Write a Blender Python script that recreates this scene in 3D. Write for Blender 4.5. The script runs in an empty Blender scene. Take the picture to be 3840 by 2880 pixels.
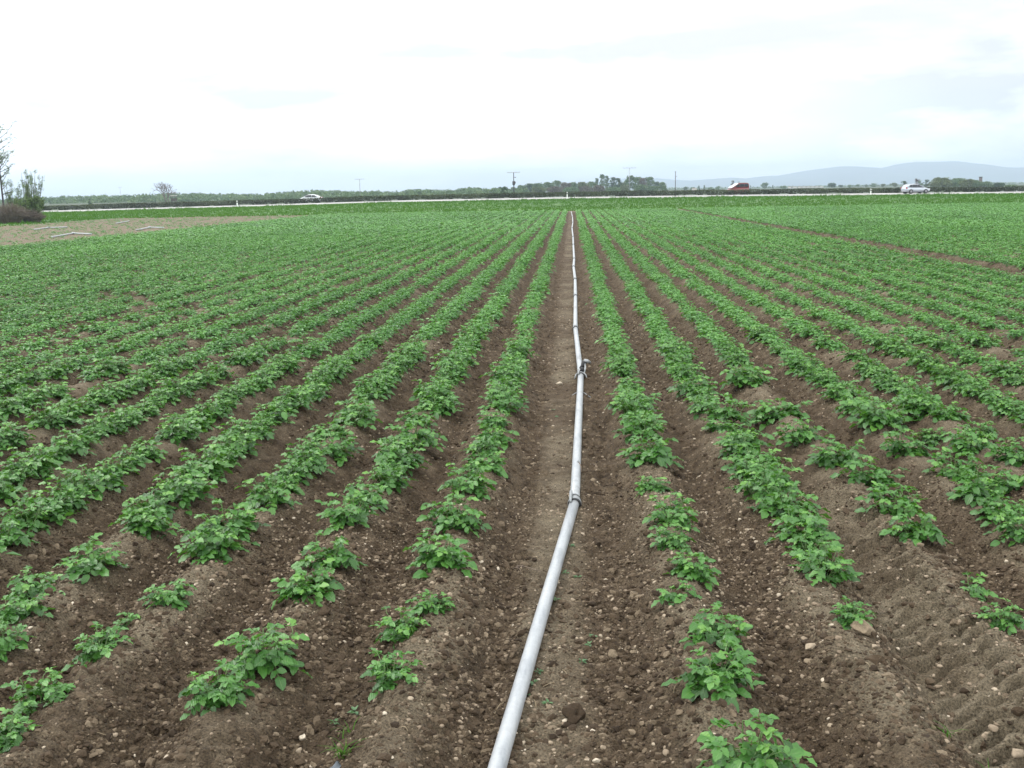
import bpy, math, random
import numpy as np
from mathutils import Matrix, Vector

random.seed(7); RNG = np.random.default_rng(11)
SC = bpy.context.scene
COL = SC.collection
RAD = math.radians

# ------------------------------------------------------------------ camera
FPX, CAM_X, CAM_H = 4000.0, 0.10, 2.145          # focal length in pixels of a 3840 px wide frame
YAW, PITCH, ROLL = RAD(3.34625), RAD(10.27281), RAD(-1.0)
cam = bpy.data.cameras.new('camera'); cam_o = bpy.data.objects.new('camera', cam); COL.objects.link(cam_o)
cam.sensor_width = 36.0; cam.lens = 36.0 * FPX / 3840.0
cam.clip_start = 0.05; cam.clip_end = 40000
RM = Matrix.Rotation(YAW, 3, 'Z') @ Matrix.Rotation(math.pi / 2 - PITCH, 3, 'X') @ Matrix.Rotation(ROLL, 3, 'Z')
cam_o.matrix_world = Matrix.Translation((CAM_X, 0, CAM_H)) @ RM.to_4x4()
SC.camera = cam_o
RN = np.array(RM)

def ray(px, py):
    return RN @ np.array([(px - 1920) / FPX, (1440 - py) / FPX, -1.0])
def ground_at(px, py, z=0.0):                     # where a sight line meets the level z
    d = ray(px, py); t = (z - CAM_H) / d[2]
    return CAM_X + d[0] * t, d[1] * t
def at_depth(px, py, Y):                          # the point of a sight line at distance Y
    d = ray(px, py); t = Y / d[1]
    return CAM_X + d[0] * t, CAM_H + d[2] * t
def in_frame(x, y, z=0.0, m=60):
    q = RN.T @ np.array([x - CAM_X, y, z - CAM_H])
    if q[2] > -0.2: return False
    u = 1920 + FPX * q[0] / -q[2]; v = 1440 - FPX * q[1] / -q[2]
    return -m < u < 3840 + m and -m < v < 2880 + 1.4 * m

# ------------------------------------------------------------------ sky, sun, exposure
SUN_EL, SUN_AZ = RAD(52), RAD(-60)                # azimuth from +Y, clockwise: the sun stands high on the left
W = bpy.data.worlds.new('World'); SC.world = W; W.use_nodes = True
nt = W.node_tree; nt.nodes.clear()
n_out = nt.nodes.new('ShaderNodeOutputWorld'); n_bg = nt.nodes.new('ShaderNodeBackground')
n_sky = nt.nodes.new('ShaderNodeTexSky'); n_sky.sky_type = 'NISHITA'; n_sky.sun_disc = False
n_sky.sun_elevation = SUN_EL; n_sky.sun_rotation = SUN_AZ
n_bg.inputs['Strength'].default_value = 0.15
tc = nt.nodes.new('ShaderNodeTexCoord'); mp = nt.nodes.new('ShaderNodeMapping')
mp.inputs['Scale'].default_value = (1.0, 1.0, 3.2)
nz = nt.nodes.new('ShaderNodeTexNoise'); nz.inputs['Scale'].default_value = 1.7
nz.inputs['Detail'].default_value = 6; nz.inputs['Roughness'].default_value = 0.55
cr = nt.nodes.new('ShaderNodeValToRGB')
cr.color_ramp.elements[0].position = 0.33; cr.color_ramp.elements[0].color = (0.72,) * 3 + (1,)
cr.color_ramp.elements[1].position = 0.50; cr.color_ramp.elements[1].color = (1.0,) * 3 + (1,)
mix = nt.nodes.new('ShaderNodeMixRGB'); mix.inputs[2].default_value = (17.6, 18.0, 18.0, 1)
L = nt.links.new
L(tc.outputs['Generated'], mp.inputs['Vector']); L(mp.outputs['Vector'], nz.inputs['Vector'])
L(nz.outputs['Fac'], cr.inputs['Fac']); L(cr.outputs['Color'], mix.inputs[0])
L(n_sky.outputs['Color'], mix.inputs[1])
# thinner cloud with a faint blue cast, high on the right
dt = nt.nodes.new('ShaderNodeVectorMath'); dt.operation = 'DOT_PRODUCT'; dt.inputs[1].default_value = Vector((.52, .78, .36)).normalized()
L(tc.outputs['Generated'], dt.inputs[0])
mr = nt.nodes.new('ShaderNodeMapRange'); mr.interpolation_type = 'SMOOTHSTEP'; mr.inputs['From Min'].default_value = .80; mr.inputs['From Max'].default_value = .94
L(dt.outputs['Value'], mr.inputs['Value'])
mp2 = nt.nodes.new('ShaderNodeMapping'); mp2.inputs['Scale'].default_value = (2.2, 2.2, 7.0); mp2.inputs['Location'].default_value = (3.1, 0, .4)
nz2 = nt.nodes.new('ShaderNodeTexNoise'); nz2.inputs['Scale'].default_value = 2.0; nz2.inputs['Detail'].default_value = 5
L(tc.outputs['Generated'], mp2.inputs['Vector']); L(mp2.outputs['Vector'], nz2.inputs['Vector'])
cr2 = nt.nodes.new('ShaderNodeValToRGB'); cr2.color_ramp.elements[0].position = .28; cr2.color_ramp.elements[0].color = (0, 0, 0, 1); cr2.color_ramp.elements[1].position = .52
L(nz2.outputs['Fac'], cr2.inputs['Fac'])
mm = nt.nodes.new('ShaderNodeMath'); mm.operation = 'MULTIPLY'; L(mr.outputs['Result'], mm.inputs[0]); L(cr2.outputs['Color'], mm.inputs[1])
mix2 = nt.nodes.new('ShaderNodeMixRGB'); mix2.inputs[2].default_value = (5.7, 6.1, 6.5, 1)
L(mm.outputs[0], mix2.inputs[0]); L(mix.outputs['Color'], mix2.inputs[1]); 
# grey-white cloud layers over the field ahead
dt3 = nt.nodes.new('ShaderNodeVectorMath'); dt3.operation = 'DOT_PRODUCT'; dt3.inputs[1].default_value = Vector((0, .95, .3)).normalized()
L(tc.outputs['Generated'], dt3.inputs[0])
mr3 = nt.nodes.new('ShaderNodeMapRange'); mr3.interpolation_type = 'SMOOTHSTEP'; mr3.inputs['From Min'].default_value = .72; mr3.inputs['From Max'].default_value = .88
L(dt3.outputs['Value'], mr3.inputs['Value'])
mp3 = nt.nodes.new('ShaderNodeMapping'); mp3.inputs['Scale'].default_value = (1.5, 1.5, 6.5); mp3.inputs['Location'].default_value = (1.3, .4, 2.2)
nz3 = nt.nodes.new('ShaderNodeTexNoise'); nz3.inputs['Scale'].default_value = 1.6; nz3.inputs['Detail'].default_value = 6
L(tc.outputs['Generated'], mp3.inputs['Vector']); L(mp3.outputs['Vector'], nz3.inputs['Vector'])
cr3 = nt.nodes.new('ShaderNodeValToRGB'); cr3.color_ramp.elements[0].position = .36; cr3.color_ramp.elements[0].color = (0, 0, 0, 1); cr3.color_ramp.elements[1].position = .60
L(nz3.outputs['Fac'], cr3.inputs['Fac'])
mm3 = nt.nodes.new('ShaderNodeMath'); mm3.operation = 'MULTIPLY'; L(mr3.outputs['Result'], mm3.inputs[0]); L(cr3.outputs['Color'], mm3.inputs[1])
mix3 = nt.nodes.new('ShaderNodeMixRGB'); mix3.inputs[2].default_value = (6.62, 6.70, 6.72, 1)
L(mm3.outputs[0], mix3.inputs[0]); L(mix2.outputs['Color'], mix3.inputs[1]); L(mix3.outputs['Color'], n_bg.inputs['Color'])
L(n_bg.outputs['Background'], n_out.inputs['Surface'])
sun = bpy.data.lights.new('sun', 'SUN'); sun.energy = 1.5; sun.angle = RAD(14); sun.color = (1.0, 0.96, 0.9)
sun_o = bpy.data.objects.new('sun', sun); COL.objects.link(sun_o)
sdir = Vector((math.sin(SUN_AZ) * math.cos(SUN_EL), math.cos(SUN_AZ) * math.cos(SUN_EL), math.sin(SUN_EL)))
sun_o.rotation_euler = sdir.to_track_quat('Z', 'Y').to_euler()
sun_o.location = (-40, 20, 60)
SC.view_settings.view_transform = 'Standard'; SC.view_settings.look = 'None'
SC.view_settings.exposure = 0.0; SC.view_settings.gamma = 1.0
SC.cycles.max_bounces = 6; SC.cycles.transparent_max_bounces = 6
SC.cycles.diffuse_bounces = 3; SC.cycles.glossy_bounces = 2; SC.cycles.volume_bounces = 2

# ------------------------------------------------------------------ helpers
def tag(o, label=None, cat=None, group=None, kind=None):
    if label: o['label'] = label
    if cat: o['category'] = cat
    if group: o['group'] = group
    if kind: o['kind'] = kind
    return o
def thing(name, label, cat, loc=(0, 0, 0), rz=0, group=None):
    o = bpy.data.objects.new(name, None); COL.objects.link(o)
    o.empty_display_size = 0.1; o.location = loc; o.rotation_euler = (0, 0, rz)
    return tag(o, label, cat, group)
def link(name, me, parent=None, mat=None):
    o = bpy.data.objects.new(name, me); COL.objects.link(o)
    if parent: o.parent = parent
    if mat and not me.materials: me.materials.append(mat)
    return o
def np_mesh(name, V, Q=None, T=None, attrs=None, smooth=True, mat=None):
    """mesh from vertices, quads and triangles held in arrays"""
    me = bpy.data.meshes.new(name)
    V = np.asarray(V, np.float32).reshape(-1, 3)
    Q = np.zeros((0, 4), np.int32) if Q is None else np.asarray(Q, np.int32).reshape(-1, 4)
    T = np.zeros((0, 3), np.int32) if T is None else np.asarray(T, np.int32).reshape(-1, 3)
    me.vertices.add(len(V)); me.vertices.foreach_set('co', V.ravel())
    nl = Q.size + T.size
    me.loops.add(nl); me.loops.foreach_set('vertex_index', np.concatenate([Q.ravel(), T.ravel()]).astype(np.int32))
    me.polygons.add(len(Q) + len(T))
    st = np.concatenate([np.arange(len(Q)) * 4, Q.size + np.arange(len(T)) * 3]).astype(np.int32)
    me.polygons.foreach_set('loop_start', st)
    me.polygons.foreach_set('use_smooth', np.full(len(st), smooth, bool))
    for k, v in (attrs or {}).items():
        a = me.attributes.new(k, 'FLOAT', 'POINT'); a.data.foreach_set('value', np.asarray(v, np.float32).ravel())
    me.update(calc_edges=True)
    if mat: me.materials.append(mat)
    return me

class MB:
    """collects boxes, tubes and plates; build() links them as one mesh object"""
    def __init__(s): s.V = []; s.Q = []; s.T = []; s.n = 0
    def add(s, V, Q=None, T=None):
        V = np.asarray(V, float).reshape(-1, 3)
        if Q is not None and len(Q): s.Q.append(np.asarray(Q) + s.n)
        if T is not None and len(T): s.T.append(np.asarray(T) + s.n)
        s.V.append(V); s.n += len(V); return s
    def box(s, c, d, rz=0.0, top=1.0):
        x, y, z = d[0] / 2, d[1] / 2, d[2] / 2
        P = np.array([(-x, -y, -z), (x, -y, -z), (x, y, -z), (-x, y, -z), (-x * top, -y * top, z), (x * top, -y * top, z), (x * top, y * top, z), (-x * top, y * top, z)])
        if rz: P = P @ np.array([[math.cos(rz), math.sin(rz), 0], [-math.sin(rz), math.cos(rz), 0], [0, 0, 1]])
        return s.add(P + np.array(c), [(0, 3, 2, 1), (4, 5, 6, 7), (0, 1, 5, 4), (1, 2, 6, 5), (2, 3, 7, 6), (3, 0, 4, 7)])
    def tube(s, pts, rad, n=8, cap=True):
        pts = np.asarray(pts, float); m = len(pts)
        rad = np.full(m, rad) if np.isscalar(rad) else np.asarray(rad, float)
        tg = np.gradient(pts, axis=0); tg /= np.linalg.norm(tg, axis=1)[:, None] + 1e-12
        up = np.array([0, 0, 1.0]) if abs(tg[0][2]) < 0.9 else np.array([1.0, 0, 0])
        a = np.linspace(0, 2 * math.pi, n, endpoint=False); V = []
        for i in range(m):
            u = np.cross(tg[i], up); u /= np.linalg.norm(u) + 1e-12; v = np.cross(u, tg[i])
            V.append(pts[i] + rad[i] * (np.cos(a)[:, None] * u + np.sin(a)[:, None] * v))
        Q = [(i * n + j, i * n + (j + 1) % n, (i + 1) * n + (j + 1) % n, (i + 1) * n + j) for i in range(m - 1) for j in range(n)]
        V = np.concatenate(V); T = []
        if cap:
            V = np.concatenate([V, pts[:1], pts[-1:]]); c0, c1 = m * n, m * n + 1
            T = [(c0, (j + 1) % n, j) for j in range(n)] + [(c1, (m - 1) * n + j, (m - 1) * n + (j + 1) % n) for j in range(n)]
        return s.add(V, Q, T)
    def mesh(s, name, mat=None, smooth=False):
        return np_mesh(name, np.concatenate(s.V), np.concatenate(s.Q) if s.Q else None, np.concatenate(s.T) if s.T else None, smooth=smooth, mat=mat)
    def build(s, name, mat, parent=None, smooth=False):
        return link(name, s.mesh(name, mat, smooth), parent)

# value noise
_P = np.random.default_rng(3).random(65536).astype(np.float32)
def _h(ix, iy, seed): return _P[(ix * 73856093 ^ iy * 19349663 ^ seed * 83492791) & 65535]
def vnoise(x, y, seed=0):
    x = np.asarray(x, float); y = np.asarray(y, float)
    ix = np.floor(x).astype(np.int64); iy = np.floor(y).astype(np.int64)
    fx = x - ix; fy = y - iy; fx = fx * fx * (3 - 2 * fx); fy = fy * fy * (3 - 2 * fy)
    a = _h(ix, iy, seed); b = _h(ix + 1, iy, seed); c = _h(ix, iy + 1, seed); d = _h(ix + 1, iy + 1, seed)
    return (a + (b - a) * fx) * (1 - fy) + (c + (d - c) * fx) * fy
def fbm(x, y, seed=0, o=4, g=0.5):
    s = 0; a = 1; t = 0
    for i in range(o):
        s = s + a * (vnoise(x * 2 ** i, y * 2 ** i, seed + i * 17) - 0.5); t += a; a *= g
    return s / t * 2
def sstep(a, b, x):
    t = np.clip((x - a) / (b - a), 0, 1); return t * t * (3 - 2 * t)

# ------------------------------------------------------------------ materials
def new_mat(name):
    m = bpy.data.materials.new(name); m.use_nodes = True
    t = m.node_tree; b = t.nodes['Principled BSDF']; return m, t, b
def noise_node(t, scale, detail=4, rough=0.6, coord=None, vec_scale=None):
    n = t.nodes.new('ShaderNodeTexNoise'); n.inputs['Scale'].default_value = scale
    n.inputs['Detail'].default_value = detail; n.inputs['Roughness'].default_value = rough
    c = t.nodes.new('ShaderNodeTexCoord'); src = c.outputs[coord or 'Object']
    if vec_scale:
        mpn = t.nodes.new('ShaderNodeMapping'); mpn.inputs['Scale'].default_value = vec_scale
        t.links.new(src, mpn.inputs['Vector']); src = mpn.outputs['Vector']
    t.links.new(src, n.inputs['Vector']); return n
def ramp(t, src, stops):
    r = t.nodes.new('ShaderNodeValToRGB'); e = r.color_ramp.elements
    while len(e) < len(stops): e.new(0.5)
    for i, (p, c) in enumerate(stops): e[i].position = p; e[i].color = (*c, 1)
    t.links.new(src, r.inputs['Fac']); return r
def mixc(t, f, a, b, kind='MIX'):
    m = t.nodes.new('ShaderNodeMixRGB'); m.blend_type = kind
    for i, v in ((0, f), (1, a), (2, b)):
        if isinstance(v, (int, float)): m.inputs[i].default_value = v
        elif isinstance(v, tuple): m.inputs[i].default_value = (*v, 1)
        else: t.links.new(v, m.inputs[i])
    return m.outputs[0]
def attr(t, name):
    a = t.nodes.new('ShaderNodeAttribute'); a.attribute_name = name; return a.outputs['Fac']
def bump(t, b, src, strength=0.4, dist=0.01):
    n = t.nodes.new('ShaderNodeBump'); n.inputs['Strength'].default_value = strength; n.inputs['Distance'].default_value = dist
    t.links.new(src, n.inputs['Height']); t.links.new(n.outputs['Normal'], b.inputs['Normal'])
def simple(name, col, rough=0.6, var=0.15, scale=8.0, metal=0.0, spec=0.5, bump_d=0.0, coord='Object'):
    m, t, b = new_mat(name); n = noise_node(t, scale, coord=coord)
    lo = tuple(c * (1 - var) for c in col); hi = tuple(min(1, c * (1 + var)) for c in col)
    r = ramp(t, n.outputs['Fac'], [(0.3, lo), (0.7, hi)])
    t.links.new(r.outputs['Color'], b.inputs['Base Color'])
    b.inputs['Roughness'].default_value = rough; b.inputs['Metallic'].default_value = metal
    b.inputs['Specular IOR Level'].default_value = spec
    if bump_d: bump(t, b, n.outputs['Fac'], 0.6, bump_d)
    return m
def leafy(name, stops, rough=0.5, trans=0.25, tcol=(0.16, 0.26, 0.03), spec=0.4, veins=False, noise=0.0):
    """leaf surface: tone comes from a per-leaf attribute"""
    m, t, b = new_mat(name)
    r = ramp(t, attr(t, 'tone'), stops); c = r.outputs['Color']
    if noise:
        n = noise_node(t, noise, 3); c = mixc(t, 0.5, c, ramp(t, n.outputs['Fac'], [(0.3, (0.35,) * 3), (0.7, (0.85,) * 3)]).outputs['Color'], 'OVERLAY')
    if veins:
        v = ramp(t, attr(t, 'rib'), [(0.0, (1, 1, 1)), (0.10, (0, 0, 0))])
        c = mixc(t, v.outputs['Color'], c, mixc(t, 0.35, c, (0.20, 0.30, 0.10)))
        w = t.nodes.new('ShaderNodeTexWave'); w.inputs['Scale'].default_value = 26; w.inputs['Distortion'].default_value = 5
        tcn = t.nodes.new('ShaderNodeTexCoord'); t.links.new(tcn.outputs['Object'], w.inputs['Vector'])
        bump(t, b, w.outputs['Fac'], 0.25, 0.004)
    t.links.new(c, b.inputs['Base Color']); b.inputs['Roughness'].default_value = rough
    b.inputs['Specular IOR Level'].default_value = spec
    tr = t.nodes.new('ShaderNodeBsdfTranslucent'); t.links.new(mixc(t, 0.6, c, tcol), tr.inputs['Color'])
    ms = t.nodes.new('ShaderNodeMixShader'); ms.inputs[0].default_value = trans
    t.links.new(b.outputs[0], ms.inputs[1]); t.links.new(tr.outputs[0], ms.inputs[2])
    t.links.new(ms.outputs[0], t.nodes['Material Output'].inputs['Surface']); return m

M = {}
# field soil: damp dark brown with a paler dry crust where it has dried
m, t, b = new_mat('field soil')
n1 = noise_node(t, 7.0, 8, 0.7); n2 = noise_node(t, 95.0, 5, 0.7); n3 = noise_node(t, 1.1, 3, 0.5)
damp = ramp(t, n1.outputs['Fac'], [(0.30, (0.026, 0.0165, 0.0090)), (0.50, (0.062, 0.0410, 0.0240)), (0.72, (0.120, 0.0850, 0.0540))]).outputs['Color']
dry = ramp(t, n1.outputs['Fac'], [(0.30, (0.104, 0.081, 0.052)), (0.70, (0.188, 0.154, 0.106))]).outputs['Color']
fine = ramp(t, n2.outputs['Fac'], [(0.36, (0.10,) * 3), (0.50, (0.5,) * 3), (0.66, (0.90,) * 3)]).outputs['Color']
dm = t.nodes.new('ShaderNodeMath'); dm.operation = 'MULTIPLY_ADD'; dm.inputs[1].default_value = 1.4; dm.inputs[2].default_value = -0.35
ad = t.nodes.new('ShaderNodeMath'); ad.operation = 'MULTIPLY'; ad.use_clamp = True
t.links.new(n1.outputs['Fac'], dm.inputs[0])
ad2 = t.nodes.new('ShaderNodeMath'); ad2.operation = 'MULTIPLY_ADD'; ad2.inputs[1].default_value = 1.3; ad2.use_clamp = True
t.links.new(attr(t, 'dry'), ad2.inputs[0]); t.links.new(dm.outputs[0], ad.inputs[0]); ad.inputs[1].default_value = 0.35
t.links.new(ad.outputs[0], ad2.inputs[2])
c = mixc(t, ad2.outputs[0], damp, dry); c = mixc(t, 0.75, c, fine, 'OVERLAY')
t.links.new(c, b.inputs['Base Color']); b.inputs['Roughness'].default_value = 0.95; b.inputs['Specular IOR Level'].default_value = 0.2
bump(t, b, n2.outputs['Fac'], 1.0, 0.018); M['soil'] = m
def clod_mat(name, stops, scale, bd):
    m, t, b = new_mat(name)
    n = noise_node(t, scale, 5, 0.7); r = ramp(t, attr(t, 'tone'), stops)
    f = ramp(t, n.outputs['Fac'], [(0.3, (0.33,) * 3), (0.7, (0.72,) * 3)]).outputs['Color']
    t.links.new(mixc(t, 0.7, r.outputs['Color'], f, 'OVERLAY'), b.inputs['Base Color'])
    b.inputs['Roughness'].default_value = 0.9; b.inputs['Specular IOR Level'].default_value = 0.25
    bump(t, b, n.outputs['Fac'], 0.7, bd); return m
M['clod'] = clod_mat('soil clod', [(0, (0.028, 0.0178, 0.0100)), (0.5, (0.070, 0.048, 0.0290)), (1, (0.190, 0.146, 0.098))], 120, 0.008)
M['pebble'] = clod_mat('pebble', [(0, (0.10, 0.075, 0.051)), (0.5, (0.20, 0.152, 0.106)), (0.85, (0.30, 0.24, 0.172)), (1, (0.44, 0.375, 0.29))], 60, 0.003)
M['leaf'] = leafy('potato leaf', [(0, (0.022, 0.078, 0.012)), (0.5, (0.056, 0.170, 0.028)), (0.85, (0.092, 0.235, 0.042)), (1, (0.126, 0.285, 0.046))], 0.37, 0.25, (0.14, 0.34, 0.02), 0.5, True)
M['leaf_far'] = leafy('potato leaf mass', [(0, (0.030, 0.108, 0.018)), (0.5, (0.072, 0.212, 0.042)), (1, (0.130, 0.310, 0.064))], 0.40, 0.26, (0.14, 0.34, 0.02), 0.5)
M['stem'] = simple('potato stem', (0.10, 0.17, 0.05), 0.5, 0.3, 30)
M['grass'] = leafy('grass blade', [(0, (0.022, 0.075, 0.008)), (0.5, (0.040, 0.130, 0.013)), (1, (0.078, 0.170, 0.020))], 0.7, 0.3, (0.14, 0.28, 0.01), 0.15)
M['straw'] = simple('dry straw', (0.24, 0.185, 0.115), 0.8, 0.25, 40)

# ------------------------------------------------------------------ terrain levels
S = 0.715
ROWS_R = [0.70 + S * k for k in range(14)]
LANE2 = ROWS_R[-1] + 0.84
ROWS_R += [LANE2 + 0.84 + S * k for k in range(78)]
ROWS_L = [-0.645 - S * k for k in range(11)]
ROWS_L += [ROWS_L[-1] - S - 0.16 - S * k for k in range(24)]
ROWS = np.array(sorted(ROWS_R + ROWS_L))
X_BARE = ROWS.min() - 0.45
Y_END = 113.0
_rx = [-400, -200, -120, -84, -52, -47, -27, -0.6, 22.7, 45, 68, 100, 200, 400]
_rz = [-0.05, -0.05, -0.03, 0.05, 0.40, 0.46, 0.73, 0.80, 0.72, 0.60, 0.46, 0.40, 0.30, 0.2]
def road_z(X): return np.interp(X, _rx, _rz)
Y_ROAD = 167.0
def terrain(X, Y):
    X = np.asarray(X, float); Y = np.asarray(Y, float)
    r = road_z(X)
    up = sstep(114, 163, Y) * (1 - sstep(196, 240, Y))
    return -0.09 * (1 - up) + (r - 0.10) * up
def row_dist(X, Y):
    xx = X + 0.025 * fbm(np.zeros_like(Y) + np.round(X / S) * 3.1, Y * 0.7, 5, 2)
    i = np.clip(np.searchsorted(ROWS, xx), 1, len(ROWS) - 1)
    return np.minimum(np.abs(xx - ROWS[i - 1]), np.abs(xx - ROWS[i]))
PIPE_PX = [(1865, 2880), (2155, 1884), (2178, 1408), (2158, 1232), (2158, 1112), (2157, 1049), (2151, 1002), (2153, 972), (2150, 919), (2149, 889), (2145, 856), (2148, 835), (2147, 814), (2144, 803), (2142, 794)]
PIPE_XY = np.array([ground_at(a, b_, -.118) for a, b_ in PIPE_PX])
PIPE_XY = np.vstack([PIPE_XY[0] + (PIPE_XY[0] - PIPE_XY[1]) * .8, PIPE_XY[1:]])
TR_X = 1.86
def tread_w(X, Y): return np.exp(-((X - TR_X) / 0.23) ** 4) * (1 - sstep(6.8, 8.4, Y + 0.6 * fbm(X * 3, Y * 2, 9, 2)))
def soil(X, Y, detail=True):
    """height of the ridged field and how dry its surface is"""
    X = np.asarray(X, float); Y = np.asarray(Y, float)
    d = row_dist(X, Y)
    r = np.clip(d / 0.36, 0, 1)
    A = 0.165 + 0.03 * fbm(X * 1.3, Y * 1.1, 21, 2)
    ridge = (0.5 + 0.5 * np.cos(math.pi * r)) ** 0.85
    z = -0.165 + A * ridge
    lane = sstep(0.30, 0.50, d)                       # the wide gaps where a row was left out
    strip = lane * (1 - sstep(0.07, 0.27, np.abs(X + 0.02 + 0.09 * fbm(Y * 0.7, X * 3.0, 31, 3))))
    z = z + lane * 0.012
    tw = tread_w(X, Y)
    low = 0.020 * fbm(X * 2.2, Y * 2.2, 40, 3)
    z = z + low * (1 - 0.6 * strip) * (1 - 0.7 * tw)
    if detail:
        c1 = fbm(X * 9, Y * 9, 50, 3); c2 = vnoise(X * 26, Y * 26, 60); c3 = vnoise(X * 60, Y * 60, 61)
        cl = 0.036 * np.maximum(c1, -0.5) + 0.030 * (c2 - 0.5) ** 2 * 4 * np.sign(c2 - 0.5) + 0.012 * (c3 - 0.5)
        crest = np.exp(-(d / 0.10) ** 2)
        calm = (1 - 0.62 * strip) * (1 - 0.85 * tw) * (1 - 0.35 * crest)
        z = z + cl * calm
        ph = (Y + 0.55 * np.abs(X - TR_X - 0.02) + .05 * fbm(X * 5, Y * 5, 56, 3)) / 0.125
        fr = ph - np.floor(ph)
        lug = sstep(0.0, 0.12, fr) * (1 - sstep(0.44, 0.54, fr)) * np.clip(.75 + 1.2 * fbm(X * 6, Y * 6, 55, 3), .1, 1.15)
        z = z + tw * (-0.030 + 0.056 * lug)
        side = np.exp(-((X - (TR_X + 0.20)) / 0.075) ** 2) * (1 - sstep(6.5, 8.2, Y))
        ph2 = (Y - 0.5 * (X - TR_X)) / 0.125; f2 = ph2 - np.floor(ph2)
        z = z - side * 0.072 * (sstep(0.05, 0.25, f2) * (1 - sstep(0.55, 0.75, f2)))
    dp = np.abs(X - np.interp(Y, PIPE_XY[:, 1], PIPE_XY[:, 0]))
    z = z + .030 * np.exp(-((dp - .055) / .045) ** 2) * np.clip(.45 + 1.3 * fbm(X * 4, Y * 2.2, 66, 3), 0, 1) * (1 - sstep(40, 60, Y))
    n = fbm(X * 1.6, Y * 1.6, 71, 4)
    dryness = np.clip(0.92 * np.exp(-(d / 0.16) ** 2) * (0.66 + 1.1 * n) + 0.34 * strip * (0.7 + 1.8 * n) + 0.75 * tw * (0.8 + n), 0, 1)
    return z, dryness
def field_height(X, Y, detail=True):
    X = np.asarray(X, float); Y = np.asarray(Y, float)
    z, dr = soil(X, Y, detail)
    inside = sstep(X_BARE - 0.3, X_BARE + 0.3, X) * (1 - sstep(Y_END - 0.5, Y_END + 1.5, Y))
    bare = -0.10 + 0.02 * fbm(X * 2, Y * 2, 81, 3)
    zz = z * inside + bare * (1 - inside)
    e = (1 - sstep(Y_END + 1, Y_END + 4, Y)) * sstep(-50, -46, X)
    return zz * e + (terrain(X, Y) - 0.004) * (1 - e), dr * inside + 0.9 * (1 - inside)

def grid_quads(nx, ny):
    i = np.arange(nx - 1)[None, :] + np.arange(ny - 1)[:, None] * nx
    return np.stack([i, i + 1, i + nx + 1, i + nx], -1).reshape(-1, 4)
def sheet(name, xs, ys, hf, mat, attrs=None):
    X, Y = np.meshgrid(xs, ys); V = np.stack([X, Y, hf(X, Y)], -1)
    me = np_mesh(name, V, grid_quads(len(xs), len(ys)), attrs=attrs, mat=mat)
    return tag(link(name, me), kind='structure')

# the ridged field, finest near the camera
ys = [2.7]
while ys[-1] < 118: ys.append(ys[-1] + max(0.0115, 0.0030 * ys[-1]))
xh = [0.0]
while xh[-1] < 62: xh.append(xh[-1] + (0.0135 if xh[-1] < 2.9 else 0.0047 * xh[-1]))
xl = [v for v in xh if v < 52]
xs = np.array([-v for v in xl[:0:-1]] + xh); ys = np.array(ys)
X, Y = np.meshgrid(xs, ys); Z, DR = field_height(X, Y)
me = np_mesh('field', np.stack([X, Y, Z], -1), grid_quads(len(xs), len(ys)), attrs={'dry': DR}, mat=M['soil'])
tag(link('field', me), kind='structure')
del X, Y, Z, DR

# the surrounding ground, out to the horizon
M['meadow'] = simple('meadow', (0.040, 0.058, 0.026), 0.95, 0.35, 0.05)
m, t, b = new_mat('verge turf')
n1 = noise_node(t, 0.25, 5, 0.65, vec_scale=(0.35, 1, 1)); n2 = noise_node(t, 3.0, 4)
c = ramp(t, n1.outputs['Fac'], [(0.3, (0.030, 0.080, 0.014)), (0.55, (0.055, 0.130, 0.020)), (0.75, (0.10, 0.165, 0.035))]).outputs['Color']
t.links.new(mixc(t, 0.5, c, ramp(t, n2.outputs['Fac'], [(0.3, (0.3,) * 3), (0.7, (0.7,) * 3)]).outputs['Color'], 'OVERLAY'), b.inputs['Base Color'])
b.inputs['Roughness'].default_value = 0.95; M['turf'] = m
def ground_h(X, Y):
    z = terrain(X, Y)
    under = (X > -49) & (X < 60) & (Y > 2.8) & (Y < 116.5)
    return np.where(under, -0.6, z)
gx = np.array(sorted(set([-9000, -4000, -2000, -1000, -500, -300, -200, -160] + list(range(-140, 141, 10)) + [-52, -49.5, -48.5, 59, 61] + [160, 200, 300, 500, 1000, 2000, 4000, 9000])), float)
gy = np.array(sorted(set([-9000, -2000, -500, -100, -20, 0, 2.75, 2.85, 20, 60, 100, 114, 116, 117.5] + list(range(120, 250, 4)) + [260, 300, 400, 600, 1000, 2000, 4000, 9000])), float)
sheet('ground', gx, gy, ground_h, M['turf'])
# near edge strip behind the camera keeps the soil going
vx = np.concatenate([np.linspace(-140, -50, 46), np.linspace(-48, 60, 55), np.linspace(62, 140, 40)])
vy = np.linspace(113.6, 166.4, 60)
# road: pale concrete carriageway that tilts towards the field, then the far carriageway
M['road'] = simple('pale concrete road', (0.33, 0.32, 0.31), 0.85, 0.10, 0.6)
M['asphalt'] = simple('grey asphalt', (0.20, 0.20, 0.20), 0.9, 0.12, 1.5)
rx = np.linspace(-300, 300, 151)
sheet('road', rx, np.array([Y_ROAD - 0.7, Y_ROAD - 0.4, Y_ROAD, Y_ROAD + 4, Y_ROAD + 8.4]), lambda X, Y: road_z(X) + 0.02 + 0.018 * (Y - Y_ROAD) - np.where(Y < Y_ROAD - 0.6, 0.25, 0), M['road'])
sheet('far_meadow', np.array([-9000, -2000, -600, -300, -150, -80, -40, 0, 40, 80, 150, 300, 600, 2000, 9000], float), np.array([192.0, 197, 203, 210, 218, 226, 234, 242, 260, 400, 900, 2500, 9000]), lambda X, Y: terrain(X, Y) + .05, M['meadow'])
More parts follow.
